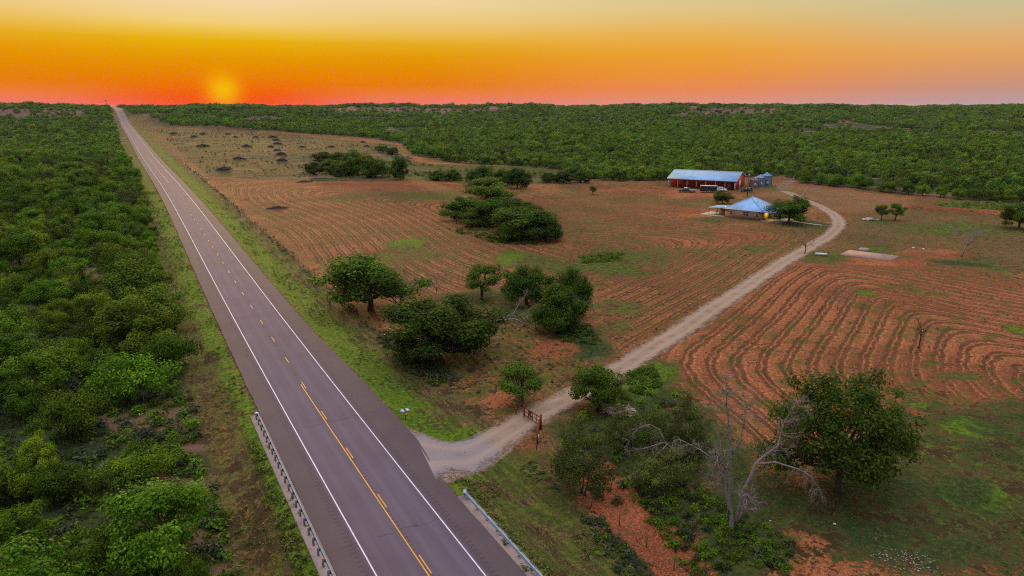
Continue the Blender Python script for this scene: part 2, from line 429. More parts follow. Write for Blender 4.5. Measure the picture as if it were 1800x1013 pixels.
# gravel
hw = np.interp(Y, [0, 62, 72, 80, 400], [3, 2.4, 2.3, 2.2, 2.4])
grav = np.maximum(grav, .62 * (1 - sstep(dd, hw - .6, hw + 1.2)))
apron = soft_poly(X, Y, FP((700, 742), (770, 765), (835, 770), (880, 755), (905, 775), (860, 800), (800, 842), (775, 850)), .9)
grav = np.maximum(grav, apron)
edge = np.exp(-((np.abs(D) - 6.75) / .35) ** 2) * (RR < 400); tan = np.maximum(tan, edge * .9); soil = np.maximum(soil, edge * .35)
# red bluffs on the ridge
AZ = np.degrees(np.arctan2(X, Y))
bl = np.zeros_like(X)
for a0, a1, r0, r1, w in [(-15, 1, 1380, 1680, .8), (13.5, 20.5, 1300, 1620, 1.1), (-38, -31, 1250, 1600, .7), (3, 9, 1480, 1620, .4), (-27, -15, 1450, 1680, .5)]:
    bl = np.maximum(bl, w * sstep(AZ, a0 - 1.5, a0 + 1.5) * (1 - sstep(AZ, a1 - 1.5, a1 + 1.5)) * sstep(RR, r0 - 60, r0 + 60) * (1 - sstep(RR, r1 - 80, r1 + 80)))
bluff = np.clip(bl, 0, 1)
soil = soil * (1 - wild * (1 - bare)); fur = np.clip(fur, 0, 1.1)
far_clear = soft_poly(X, Y, FP((1440, 232), (1500, 231), (1560, 236), (1680, 243), (1800, 243), (1800, 249), (1600, 243), (1440, 238)), 8)
speck = soft_poly(X, Y, FP((992, 201), (1003, 201), (1004, 208), (994, 208)), 4)

nx, ny = len(gx), len(gy)
idx = np.arange(nx * ny).reshape(ny, nx)
faces = np.stack([idx[:-1, :-1], idx[:-1, 1:], idx[1:, 1:], idx[1:, :-1]], -1).reshape(-1, 4)
one = np.ones_like(X)
ground_me = np_mesh('ground', np.stack([X, Y, Z], 1), faces, {
    'cover': np.stack([soil, green, lush, np.clip(vr + vl, 0, 1)], 1), 'cover2': np.stack([grav, tan, fur, one], 1),
    'cover3': np.stack([wild, bluff, teal, one], 1), 'phase': phase}, smooth=True)
ground = structure(link('ground', ground_me))

def ground_material():
    m, t, b = new_mat('earth and grass')
    pos = t.new('ShaderNodeNewGeometry').outputs['Position']
    sep = lambda n: t.new('ShaderNodeSeparateColor')
    def split(name):
        s = t.new('ShaderNodeSeparateColor'); t.put(s.inputs[0], t.attr(name, 'Color')); return s.outputs
    soil, green, lush = split('cover'); grav, tan, fur = split('cover2'); wild, bluff, teal = split('cover3')
    ph = t.attr('phase')
    C_ = lambda n, a=.30, b_=.70: t.ss(n, a, b_)
    big = C_(t.noise(pos, .045, 3)); med = C_(t.noise(pos, .33, 3, .6)); fine = C_(t.noise(pos, 2.0, 3, .65)); tiny = C_(t.noise(pos, 6.5, 1, .6))
    # streaky noise, stretched along the highway, for mown verge and wheel tracks
    mp = t.new('ShaderNodeMapping', vector_type='TEXTURE'); t.put(mp.inputs[0], pos)
    mp.inputs['Rotation'].default_value = (0, 0, YAW); mp.inputs['Scale'].default_value = (1, 9, 1)
    streak = C_(t.noise(mp.outputs[0], 1.6, 3, .6))
    M = t.math
    va = t.attr('cover', 'Alpha'); streak = M('ADD', M('MULTIPLY', streak, va), M('MULTIPLY', C_(t.noise(pos, .8, 3, .6)), M('SUBTRACT', 1.0, va)))
    jit = M('ADD', M('MULTIPLY', M('SUBTRACT', med, .5), .62), M('MULTIPLY', M('SUBTRACT', fine, .5), .50))
    jit2 = M('ADD', M('MULTIPLY', M('SUBTRACT', streak, .5), .5), M('MULTIPLY', M('SUBTRACT', tiny, .5), .4))
    def cover(x, j, a=.42, bb=.62): return t.ss(M('ADD', x, j), a, bb)
    dry = t.mix(med, (.040, .029, .011, 1), (.095, .063, .025, 1))
    straw = t.mix(fine, (.10, .066, .027, 1), (.22, .15, .062, 1))
    col = t.mix(cover(tan, jit2), dry, straw)
    red = t.mix(t.ss(big, .35, .65), (.195, .060, .024, 1), (.33, .112, .044, 1))
    red = t.mix(t.ss(fine, .2, .8), t.mix(.6, red, (.12, .036, .014, 1)), red)
    red = t.mix(M('MULTIPLY', t.ss(tiny, .62, .95), .55), red, (.46, .19, .085, 1))
    smask = cover(soil, jit, .40, .60)
    col = t.mix(smask, col, red)
    # furrows: two dark rows per pass, broken by clods and stubble
    wob = M('ADD', M('MULTIPLY', M('SUBTRACT', med, .5), .55), M('MULTIPLY', M('SUBTRACT', fine, .5), .26))
    pr = M('FRACT', M('DIVIDE', M('ADD', ph, wob), 2.95))
    def row(c, w):
        return t.ss(M('ABSOLUTE', M('SUBTRACT', pr, c)), w, w * .5)
    rows = M('MAXIMUM', row(.27, .125), row(.56, .115))
    thin = t.ss(M('ABSOLUTE', M('SUBTRACT', M('FRACT', M('DIVIDE', M('ADD', ph, wob), .55)), .5)), .30, .12)
    fm = M('MULTIPLY', fur, M('MULTIPLY', rows, t.ss(M('ADD', fine, M('MULTIPLY', med, .8)), .25, .95, .30, 1)))
    fm = M('MULTIPLY', fm, t.ss(big, .0, .45, .5, 1))
    col = t.mix(M('MULTIPLY', fm, .97), col, t.mix(fine, (.055, .018, .009, 1), (.10, .033, .015, 1)))  # row colour holds both moist turned soil and painted furrow shade
    col = t.mix(M('MULTIPLY', M('MULTIPLY', fur, thin), M('MULTIPLY', t.ss(tiny, .40, .62), .55)), col, (.11, .06, .03, 1))
    ridge = M('MULTIPLY', fur, M('MULTIPLY', M('MAXIMUM', row(.415, .05), row(.74, .07)), t.ss(fine, .3, .8, .1, .55)))
    col = t.mix(ridge, col, (.50, .20, .085, 1))
    stub = M('MULTIPLY', fur, M('MULTIPLY', t.ss(tiny, .25, .05), .6))
    col = t.mix(stub, col, (.07, .065, .026, 1))
    gcol = t.mix(fine, (.016, .034, .006, 1), (.075, .105, .016, 1))
    gcol = t.mix(M('MULTIPLY', t.ss(streak, .4, .7), .5), gcol, (.105, .100, .026, 1))
    lcol = t.mix(fine, (.030, .080, .004, 1), (.115, .190, .010, 1))
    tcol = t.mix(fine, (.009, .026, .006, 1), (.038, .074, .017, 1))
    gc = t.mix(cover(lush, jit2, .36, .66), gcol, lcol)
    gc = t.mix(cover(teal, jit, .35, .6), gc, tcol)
    col = t.mix(M('MULTIPLY', cover(green, M('ADD', jit, M('MULTIPLY', jit2, .45)), .40, .60), .94), col, gc)
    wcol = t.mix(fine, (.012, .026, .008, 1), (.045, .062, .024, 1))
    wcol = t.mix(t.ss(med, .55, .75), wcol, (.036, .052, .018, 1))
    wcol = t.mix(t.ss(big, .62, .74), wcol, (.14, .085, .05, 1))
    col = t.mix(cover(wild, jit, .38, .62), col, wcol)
    gr = t.mix(tiny, (.16, .118, .082, 1), (.31, .24, .17, 1)); gr = t.mix(t.ss(big, .5, .9), gr, t.mix(tiny, (.15, .118, .095, 1), (.27, .22, .175, 1)))
    gr = t.mix(t.ss(fine, .62, .72), gr, (.14, .10, .075, 1))
    col = t.mix(cover(grav, M('MULTIPLY', jit, .6), .38, .60), col, gr)
    bcol = t.mix(t.noise(pos, .05, 5, .7), (.045, .026, .024, 1), (.19, .105, .085, 1))
    col = t.mix(cover(bluff, M('MULTIPLY', M('SUBTRACT', t.noise(pos, .02, 5, .75), .5), 1.6), .4, .7), col, bcol)
    t.put(b.inputs['Base Color'], col)
    b.inputs['Roughness'].default_value = .95; b.inputs['Specular IOR Level'].default_value = .1
    hN = M('ADD', M('MULTIPLY', fine, .20), M('MULTIPLY', tiny, .05)); hN = M('SUBTRACT', hN, M('MULTIPLY', fm, .12))
    bn = t.new('ShaderNodeBump'); bn.inputs['Strength'].default_value = .9; bn.inputs['Distance'].default_value = 1.0
    t.put(bn.inputs['Height'], hN); t.put(b.inputs['Normal'], bn.outputs[0])
    return m
ground_me.materials.append(ground_material())

# ------------------------------------------------------------------ the highway
ROAD_S = np.concatenate([np.arange(-160, 20, 4.0), np.arange(20, 120, .5), np.arange(120, 420, 4.0), np.arange(420, 2300, 10.0)])
def road_pt(y, d):                               # centre-line y and offset to the right
    return float(road_x(y)) + d * CY, y + d * math.sin(YAW)
def strip_mesh(name, ys, offs, lift, uv=True):
    co = []; au = []
    ys = np.asarray(ys, float)
    k = len(offs)
    cx = road_x(ys)
    for i, y in enumerate(ys):
        for j, d in enumerate(offs):
            dj = d(y) if callable(d) else d
            x_, y_ = cx[i] + dj * CY, y + dj * math.sin(YAW)
            co.append((x_, y_)); au.append((dj, y / CY))
    co = np.array(co); au = np.array(au)
    zc = hgt(road_x(co[:, 1]), co[:, 1])
    z = zc + lift + np.clip(np.hypot(co[:, 0], co[:, 1]) - 250, 0, 3000) * .00022
    idx = np.arange(len(ys) * k).reshape(len(ys), k)
    fc = np.stack([idx[:-1, :-1], idx[:-1, 1:], idx[1:, 1:], idx[1:, :-1]], -1).reshape(-1, 4)
    return np_mesh(name, np.column_stack([co, z]), fc, {'across': au[:, 0], 'along': au[:, 1]}, smooth=True)
def left_edge(y): return -6.35 - .025 * math.sin(y * .9) - .03 * math.sin(y * .37 + 1) - .02 * math.sin(y * 2.3)
def right_edge(y): return 6.45 + .025 * math.sin(y * .8 + 2) + .03 * math.sin(y * .31) + .02 * math.sin(y * 2.1) + 1.0 * float(sstep(np.array(y), 54, 66) * (1 - sstep(np.array(y), 70, 110)))

def asphalt_material():
    m, t, b = new_mat('worn asphalt'); M = t.math
    pos = t.new('ShaderNodeNewGeometry').outputs['Position']
    ac = t.attr('across'); al = t.attr('along')
    cv = t.new('ShaderNodeCombineXYZ'); t.put(cv.inputs[0], ac); t.put(cv.inputs[1], M('MULTIPLY', al, .04))
    streak = t.noise(cv.outputs[0], 2.2, 4, .6); tiny = t.noise(pos, 14, 2); med = t.noise(pos, .25, 4)
    aa = M('ABSOLUTE', ac)
    col = t.mix(streak, (.069, .055, .079, 1), (.104, .084, .114, 1))
    sh = t.ss(aa, 3.9, 4.3)
    col = t.mix(sh, col, t.mix(med, (.060, .046, .050, 1), (.086, .067, .072, 1)))
    wheel = M('ADD', t.ss(M('ABSOLUTE', M('SUBTRACT', aa, 1.0)), .45, .1), t.ss(M('ABSOLUTE', M('SUBTRACT', aa, 2.75)), .45, .1))
    col = t.mix(M('MULTIPLY', wheel, .28), col, (.122, .103, .134, 1))
    seam = t.ss(M('ABSOLUTE', M('SUBTRACT', aa, 4.05)), .35, .05)
    col = t.mix(M('MULTIPLY', seam, .5), col, (.045, .035, .042, 1))
    blot = t.noise(pos, .12, 3, .6); col = t.mix(t.ss(blot, .35, .7, 0, .35), col, (.055, .040, .052, 1))
    tar = t.math('FRACT', M('DIVIDE', M('ADD', al, M('MULTIPLY', t.noise(pos, .7, 2), 1.4)), 23.7))
    col = t.mix(M('MULTIPLY', t.ss(M('ABSOLUTE', M('SUBTRACT', tar, .5)), .0032, .0012), t.ss(blot, .44, .52, 0, .55)), col, (.03, .024, .03, 1))
    groove = t.ss(M('ABSOLUTE', M('SUBTRACT', M('FRACT', M('DIVIDE', al, .62)), .5)), .30, .2)
    rs = M('MAXIMUM', t.ss(M('ABSOLUTE', M('SUBTRACT', aa, 4.42)), .24, .16), t.ss(M('ABSOLUTE', ac), .26, .18))
    rum = M('MULTIPLY', rs, groove)
    col = t.mix(M('MULTIPLY', rum, .40), col, (.035, .028, .032, 1))
    col = t.mix(t.ss(tiny, .55, .8), col, t.mix(.35, col, (.22, .19, .2, 1)))
    t.put(b.inputs['Base Color'], col); t.put(b.inputs['Roughness'], t.ss(tiny, .2, .8, .78, .95)); b.inputs['Specular IOR Level'].default_value = .25
    bn = t.new('ShaderNodeBump'); bn.inputs['Strength'].default_value = .35; bn.inputs['Distance'].default_value = .02
    t.put(bn.inputs['Height'], M('SUBTRACT', tiny, rum)); t.put(b.inputs['Normal'], bn.outputs[0])
    return m
road = structure(link('road', strip_mesh('road', ROAD_S, [left_edge, -5, -3.66, -1.8, 0, 1.8, 3.66, 5, right_edge], .03), None, asphalt_material()))

def paint_material(name, col, wear=.5):
    m, t, b = new_mat(name)
    pos = t.new('ShaderNodeNewGeometry').outputs['Position']
    n = t.noise(pos, 9, 3, .7); n2 = t.noise(pos, .8, 3)
    c = t.mix(t.ss(n2, .3, .7), tuple(x * .8 for x in col) + (1,), (*col, 1))
    c = t.mix(t.math('MULTIPLY', t.ss(n, .54, .70), wear), c, (.12, .10, .11, 1))
    t.put(b.inputs['Base Color'], c); b.inputs['Roughness'].default_value = .7
    return m
white_paint = paint_material('white road paint', (.60, .60, .68)); yellow_paint = paint_material('yellow road paint', (.62, .30, .012))
for s in (-1, 1):
    link('edge_line', strip_mesh('edge_line', ROAD_S, [s * 3.66 - .055, s * 3.66 + .055], .036), road, white_paint)
def solid(y0, y1, d):
    ys = [y0] + [y for y in ROAD_S if y0 < y < y1] + [y1]
    link('centre_line', strip_mesh('centre_line', ys, [d - .052, d + .052], .036), road, yellow_paint)
y_sol = flat(527, 676)[1]
solid(-100, y_sol, -.14)
y_d0 = flat(500, 634)[1]
for k in range(-8, 34):
    y0 = y_d0 + k * 10.3 * CY
    o = link('centre_dash', strip_mesh('centre_dash', [y0 - 1.25 * CY, y0, y0 + 1.25 * CY], [.14 - .052, .14 + .052], .036), road, yellow_paint)
solid(flat(301, 322)[1], flat(267, 276)[1], -.14)

# ------------------------------------------------------------------ gravel drive: a draped sheet with a ragged edge
def drive_material():
    m, t, b = new_mat('drive gravel'); M = t.math
    pos = t.new('ShaderNodeNewGeometry').outputs['Position']
    ac = t.attr('across'); fine = t.noise(pos, 2.2, 4, .65); tiny = t.noise(pos, 9, 2); med = t.noise(pos, .4, 4); big = t.noise(pos, .06, 3)
    col = t.mix(tiny, (.17, .125, .088, 1), (.32, .245, .175, 1))
    col = t.mix(M('MULTIPLY', t.ss(med, .45, .65), .35), col, (.17, .10, .06, 1))
    col = t.mix(M('MULTIPLY', t.ss(fine, .60, .72), .5), col, (.12, .08, .055, 1))
    col = t.mix(t.ss(t.attr('apron'), .3, .7), col, t.mix(tiny, (.13, .11, .11, 1), (.30, .26, .26, 1)))
    wheel = t.ss(M('ABSOLUTE', M('SUBTRACT', M('ABSOLUTE', ac), .40)), .2, .05)
    col = t.mix(M('MULTIPLY', wheel, .35), col, (.33, .26, .19, 1))
    mid = M('MULTIPLY', t.ss(M('ABSOLUTE', ac), .2, .0), t.ss(med, .48, .62))
    col = t.mix(M('MULTIPLY', mid, .4), col, (.13, .12, .06, 1))
    t.put(b.inputs['Base Color'], col); b.inputs['Roughness'].default_value = .95; b.inputs['Specular IOR Level'].default_value = .1
    edge = M('ADD', M('ABSOLUTE', ac), M('ADD', M('MULTIPLY', M('SUBTRACT', med, .5), .9), M('MULTIPLY', M('SUBTRACT', fine, .5), .8)))
    t.put(b.inputs['Alpha'], t.ss(edge, 1.0, .62))
    bn = t.new('ShaderNodeBump'); bn.inputs['Strength'].default_value = .7; bn.inputs['Distance'].default_value = .12
    t.put(bn.inputs['Height'], M('ADD', fine, M('MULTIPLY', tiny, .4))); t.put(b.inputs['Normal'], bn.outputs[0])
    return m
def drape(name, line, half, lift, ap=None):
    d = np.gradient(line, axis=0); d /= np.linalg.norm(d, axis=1)[:, None]
    nrm = np.column_stack([d[:, 1], -d[:, 0]]); K = np.linspace(-1, 1, 11); h = np.array([half(i / (len(line) - 1)) for i in range(len(line))])
    co = (line[:, None, :] + nrm[:, None, :] * (K[None, :, None] * h[:, None, None])).reshape(-1, 2)
    z = hgt(co[:, 0], co[:, 1]) + lift
    idx = np.arange(len(co)).reshape(len(line), 11)
    fc = np.stack([idx[:-1, :-1], idx[:-1, 1:], idx[1:, 1:], idx[1:, :-1]], -1).reshape(-1, 4)
    if np.cross(d[0], nrm[0]) < 0: fc = fc
    a = np.repeat(np.linspace(0, 1, len(line)), 11)
    return np_mesh(name, np.column_stack([co, z]), fc, {'across': np.tile(K, len(line)), 'apron': ap(a) if ap else a * 0}, smooth=True)
def resample(line, step):
    s = np.concatenate([[0], np.cumsum(np.linalg.norm(np.diff(line, axis=0), axis=1))]); q = np.arange(0, s[-1], step)
    return np.column_stack([np.interp(q, s, line[:, 0]), np.interp(q, s, line[:, 1])])
dl = resample(DRIVE[2:], .7); n_d = len(dl)
def drive_half(t_):
    m_ = t_ * n_d * .7
    return float(np.interp(m_, [0, 2.5, 6, 10, 16, 400], [6.2, 4.7, 3.0, 2.45, 2.2, 2.45]))
driveway = structure(link('driveway', drape('driveway', dl, drive_half, .05, lambda a: 1 - sstep(a * n_d * .7, 5, 11)), None, drive_material()))
# ------------------------------------------------------------------ foliage
def leaf_material(name, dark, mid, light, trans=.18, v0=.58, v1=.72):
    m, t, b = new_mat(name); M = t.math
    rnd = t.new('ShaderNodeObjectInfo').outputs['Random']
    k = M('ADD', M('MULTIPLY', t.attr('tint'), .75), M('MULTIPLY', rnd, .32))
    k = M('SUBTRACT', k, .03)
    col = t.ramp(k, [(0.0, dark), (.5, mid), (1.0, light)])
    hs = t.new('ShaderNodeHueSaturation'); t.put(hs.inputs['Color'], col)
    t.put(hs.inputs['Hue'], M('ADD', .485, M('MULTIPLY', M('FRACT', M('MULTIPLY', rnd, 7.31)), .03)))
    t.put(hs.inputs['Value'], M('ADD', v0, M('MULTIPLY', M('FRACT', M('MULTIPLY', rnd, 3.77)), v1)))
    t.put(b.inputs['Base Color'], hs.outputs[0]); b.inputs['Roughness'].default_value = .7; b.inputs['Specular IOR Level'].default_value = .06
    tr = t.new('ShaderNodeBsdfTranslucent'); t.put(tr.inputs['Color'], hs.outputs[0])
    mx = t.new('ShaderNodeMixShader'); mx.inputs[0].default_value = trans
    t.put(mx.inputs[1], b.outputs[0]); t.put(mx.inputs[2], tr.outputs[0])
    t.put(m.node_tree.nodes['Material Output'].inputs['Surface'], mx.outputs[0])
    return m
MESQ = leaf_material('mesquite leaves', (.013, .040, .003), (.074, .158, .007), (.25, .36, .015))
OAK = leaf_material('broad leaves', (.010, .030, .003), (.046, .096, .007), (.135, .205, .014), v0=.85, v1=.35)
PECAN = leaf_material('pecan leaves', (.012, .034, .004), (.040, .082, .008), (.090, .140, .012), .3)
OLIVE = leaf_material('olive leaves', (.035, .055, .012), (.075, .105, .020), (.13, .16, .030))
BRUSH = leaf_material('brush leaves', (.026, .068, .008), (.096, .188, .016), (.24, .35, .028), v0=.7, v1=.55)
SAGE = leaf_material('sage leaves', (.018, .034, .014), (.042, .064, .030), (.085, .105, .056))
bark = simple_mat('grey brown bark', (.085, .060, .042), .9, var=.4, scale=5, bump=.6)
deadwood = simple_mat('bleached dead wood', (.20, .165, .15), .85, var=.35, scale=4, bump=.5)
greywood = simple_mat('dull dead wood', (.15, .115, .10), .85, var=.35, scale=4, bump=.5)

def unit(v): return v / np.maximum(np.linalg.norm(v, axis=-1, keepdims=True), 1e-6)
def leaf_quads(rng, c, nrm, L, W, tint):
    n = len(c)
    a = unit(np.cross(nrm, rng.normal(size=(n, 3)))); b = np.cross(nrm, a)
    L = L[:, None]; W = W[:, None]
    co = np.stack([c - a * L, c + b * W + nrm * W * .25, c + a * L, c - b * W + nrm * W * .25], 1).reshape(-1, 3)
    return co, np.arange(4 * n).reshape(n, 4), np.repeat(tint, 4)

def crown_clumps(rng, R, zb, zt, n, rlo=.22, rhi=.36, shell=(.42, .86), flat_=1.0):
    zc, zh = zb + (zt - zb) * .42, (zt - zb)
    d = unit(rng.normal(size=(n * 3, 3)))
    d = d[d[:, 2] > -.8][:n]
    lob = rng.uniform(.78, 1.16, 7); ph = rng.uniform(0, 6.28, 7)
    az = np.arctan2(d[:, 1], d[:, 0])
    rl = 1 + .20 * np.sin(2 * az + ph[0]) * lob[0] + .15 * np.sin(3 * az + ph[1]) + .10 * np.sin(5 * az + 3 * d[:, 2] + ph[2])
    rho = rng.uniform(*shell, len(d)) * rl
    cc = d * rho[:, None] * np.array([R, R, 0])
    up = np.where(d[:, 2] > 0, zt - zc, zc - zb)
    cc[:, 2] = zc + d[:, 2] * np.clip(rho * 1.12, 0, 1) * up * .95
    rr = R * rng.uniform(rlo, rhi, len(d))
    # soft flattening of the base
    return cc, rr, np.array([0, 0, zc])

def crown(rng, R, zb, zt, n_cl, per, size, mat, name, squash=.72, rlo=.22, rhi=.36, shell=(.42, .86), loose=.1, aspect=.55):
    cc, rr, c0 = crown_clumps(rng, R, zb, zt, n_cl, rlo, rhi, shell)
    pts, nr, ti = [], [], []
    for c, r in zip(cc, rr):
        k = int(per * rng.uniform(.7, 1.25) * (r / (R * (rlo + rhi) / 2)) ** 1.6)
        d = unit(rng.normal(size=(k, 3)))
        q = r * rng.uniform(0, 1, k) ** .33 * (1 + loose * rng.normal(size=k))
        # ragged clump outline: small sub-sprays
        sub = unit(rng.normal(size=(9, 3)))
        q = q * (.82 + .34 * np.max(np.clip(d @ sub.T, 0, 1) ** 5, axis=1))
        p = c + d * q[:, None] * np.array([1, 1, squash])
        out = unit(p - c0 * np.array([1, 1, .8])); 
        n = unit(d * .7 + out * .5 + np.array([0, 0, .5]) + rng.normal(size=(k, 3)) * .40)
        pts.append(p); nr.append(n); ti.append(np.clip(rng.normal(.45, .12) + rng.normal(size=k) * .16, 0, 1))
    p = np.concatenate(pts); n = np.concatenate(nr); ti = np.concatenate(ti)
    keep = p[:, 2] > zb * .35 + .05
    p, n, ti = p[keep], n[keep], ti[keep]
    L = size * rng.uniform(.7, 1.35, len(p))
    co, fc, tt = leaf_quads(rng, p, n, L, L * aspect, ti)
    me = np_mesh(name, co, fc, {'tint': tt}); me.materials.append(mat)
    return me, cc, rr

def limb_pts(a, b, rng, n=5, sag=.12):
    a, b = np.array(a, float), np.array(b, float); L = np.linalg.norm(b - a)
    out = []
    o1, o2 = rng.normal(size=3) * L * sag, rng.normal(size=3) * L * sag * .5
    for i in range(n + 1):
        t = i / n
        out.append(a * (1 - t) + b * t + o1 * math.sin(math.pi * t) * .6 + o2 * math.sin(2 * math.pi * t) * .5)
    return out
def trunk_mesh(rng, name, cc, base_r, fork_z, n_limb, mat=bark, multi=1, spread=.5):
    mb = MB()
    order = rng.permutation(len(cc))[:n_limb]
    for k in range(multi):
        off = np.array([0, 0, -.3]) + (rng.normal(size=3) * np.array([spread, spread, 0]) * .35 if multi > 1 else 0)
        top = np.array([off[0] * 2.5, off[1] * 2.5, fork_z]) + rng.normal(size=3) * np.array([.12, .12, .05])
        pts = limb_pts(off, top, rng, 4, .05); r = base_r / (multi ** .5)
        mb.tube(pts, [r * 1.35, r * 1.02, r * .92, r * .86, r * .8], 8)
        for j, i in enumerate(order):
            if j % multi != k: continue
            st = pts[3 if j % 3 else 4]
            tip = cc[i]
            lp = limb_pts(st, tip, rng, 5, .12)
            mb.tube(lp, list(np.linspace(r * .55, r * .10, 6)), 6)
            for _ in range(2):
                q = lp[rng.integers(2, 5)]; e = tip + rng.normal(size=3) * .9
                mb.tube(limb_pts(q, e, rng, 3, .1), list(np.linspace(r * .2, r * .05, 4)), 4)
    me = np_mesh(name, mb.v, mb.f, smooth=True); me.materials.append(mat)
    return me

# prototypes: every crown is modelled at a nominal half-width R and height T and scaled per tree
PROTO = {}
def proto(kind, seed, R, zb, zt, n_cl, per, size, mat, base_r, fork, limbs, multi=1, **kw):
    rng = np.random.default_rng(seed)
    me, cc, rr = crown(rng, R, zb, zt, n_cl, per, size, mat, kind + ' crown', **kw)
    tm = trunk_mesh(rng, kind + ' trunk', cc, base_r, fork, limbs, multi=multi)
    PROTO.setdefault(kind, []).append((me, tm, R, zt))
for i in range(6): proto('mesquite', 10 + i, 4.0, .5, 5.0, 36, 230, .125, MESQ, .16, 1.1, 12, multi=3, squash=.7, rlo=.20, rhi=.34, loose=.16)
for i in range(5): proto('bushy', 35 + i, 4.0, .15, 6.0, 64, 240, .14, OAK, .2, 1.0, 12, multi=2, squash=.85, rlo=.20, rhi=.32, shell=(.45, .92), loose=.1)
for i in range(5): proto('broadleaf', 30 + i, 4.0, .7, 7.0, 44, 330, .14, OAK, .26, 1.9, 14, squash=.72, rlo=.17, rhi=.38, loose=.08, shell=(.45, .95))
for i in range(4): proto('dome', 90 + i, 4.0, .3, 7.0, 62, 300, .14, OAK, .24, 1.9, 14, squash=.9, rlo=.21, rhi=.36, shell=(.5, .94), loose=.09)
for i in range(2): proto('airy', 50 + i, 4.0, .6, 6.0, 46, 170, .12, OLIVE, .15, 1.7, 14, multi=3, rlo=.16, rhi=.30, loose=.3, aspect=.35)
proto('pecan', 61, 5.6, 1.0, 10.0, 170, 130, .135, PECAN, .30, 2.6, 40, rlo=.12, rhi=.21, shell=(.40, 1.0), loose=.22, squash=.85)
for i in range(3): proto('round', 70 + i, 4.0, .3, 6.6, 52, 280, .12, MESQ, .2, 1.3, 12, multi=3, squash=.9, rlo=.18, rhi=.30, shell=(.5, .92), loose=.12)
for i in range(3): proto('sapling', 80 + i, 4.0, 2.2, 8.5, 24, 230, .16, OAK, .28, 3.0, 10, rlo=.24, rhi=.40)

def plant_tree(name, label, cat, kind, loc, R, T, k=None, rz=None, group=None, rng=random):
    ps = PROTO[kind]; me, tm, R0, T0 = ps[(k if k is not None else rng.randrange(len(ps))) % len(ps)]
    o = thing(name, label, cat, loc, rng.uniform(0, 6.28) if rz is None else rz, group)
    o.scale = (R / R0, R / R0 * rng.uniform(.92, 1.08), T / T0)
    link('crown', me, o); link('trunk', tm, o)
    return o
def tree_px(name, label, cat, kind, u, vb, wpx, vtop, k=None, group=None, rz=None, hk=1.0):
    """base surveyed at (u, vb); width and top from the photograph, turned into metres"""
    p = P(u, vb); m = mpp(p); R = wpx * m / 2
    d = ray(u, vtop); t_ = (math.hypot(p.x, p.y) + R * .25) / math.hypot(d[0], d[1])   # top of the crown, a little behind the stem
    T = max(1.0, CAM_H + d[2] * t_ - p.z) * hk
    TAKEN.append((p.x, p.y, R))
    return plant_tree(name, label, cat, kind, p, R * .98, T, k, rz, group)
TAKEN = []
random.seed(5)
TR = 'tree'
G1 = 'broad leaved trees in the grove by the drive'
tree_px('broadleaf_tree', 'large spreading dark green tree by the roadside fence, grey dead limbs on its right side', TR, 'broadleaf', 652, 546, 172, 434, 0, G1)
tree_px('broadleaf_tree', 'biggest dark green tree of the grove, low and wide crown beside the fallen log', TR, 'dome', 773, 634, 184, 520, 1, G1)
tree_px('broadleaf_tree', 'small neat tree with a clear stem, standing apart behind the fallen log', TR, 'sapling', 847, 526, 74, 460, 0, G1)
tree_px('broadleaf_tree', 'broad tree just right of the small lone tree, at the back of the grove', TR, 'dome', 925, 535, 92, 463, 2, G1)
tree_px('broadleaf_tree', 'dark tree at the right end of the grove with grey dead twigs under its crown', TR, 'dome', 1003, 556, 74, 471, 3, G1)
tree_px('broadleaf_tree', 'tall leafy tree at the crown end of the fallen log', TR, 'dome', 977, 584, 92, 503, 0, G1)
tree_px('broadleaf_tree', 'rounded tree with a short straight stem just behind the red gate', TR, 'sapling', 919, 714, 98, 626, 1, G1, hk=.97)
tree_px('broadleaf_tree', 'leaning leafy tree overhanging the right edge of the drive near the gate', TR, 'broadleaf', 1054, 722, 100, 636, 4, G1)
tree_px('pecan_tree', 'largest tree of the pasture, open dark crown over a single trunk beside the tilled field', TR, 'pecan', 1470, 864, 246, 632, 0)
G2 = 'olive green thicket trees along the creek'
for u, vb, w, vt, lab in [(1022, 868, 138, 738, 'airy olive green tree right beside the gate post, red creek bank at its foot'),
                          (1205, 822, 96, 696, 'airy olive tree behind the large dead tree'),
                          (1140, 800, 96, 704, 'feathery olive tree in the middle of the thicket behind the pale fallen limbs'),
                          (1085, 790, 80, 712, 'feathery low tree in the thicket, in front of the rubbish heap'),
                          (1160, 862, 100, 775, 'thin olive tree beneath the arching pale dead branches')]:
    tree_px('thicket_tree', lab, TR, 'airy', u, vb, w, vt, None, G2)
G3 = 'trees of the island clump in the tilled field'
for u, vb, w, vt, lab in [(925, 419, 128, 363, 'broadest tree of the island clump, at its near right end'), (858, 352, 92, 312, 'tall dome shaped tree at the back of the island clump'),
                          (820, 388, 74, 346, 'dense tree at the left side of the island clump'), (868, 396, 84, 349, 'dense tree in the middle of the island clump'),
                          (893, 378, 76, 345, 'tree behind the broadest one in the island clump'), (843, 398, 60, 366, 'low tree at the front edge of the island clump'),
                          (803, 394, 22, 372, 'small thin tree standing off the left end of the island clump'), (900, 424, 60, 384, 'low leafy tree filling the near foot of the island clump'),
                          (968, 424, 46, 388, 'drooping tree at the right tip of the island clump')]:
    tree_px('field_tree', lab, TR, 'dome' if w > 30 else 'sapling', u, vb, w, vt, None, G3)
G4 = 'trees along the far edge of the tilled field'
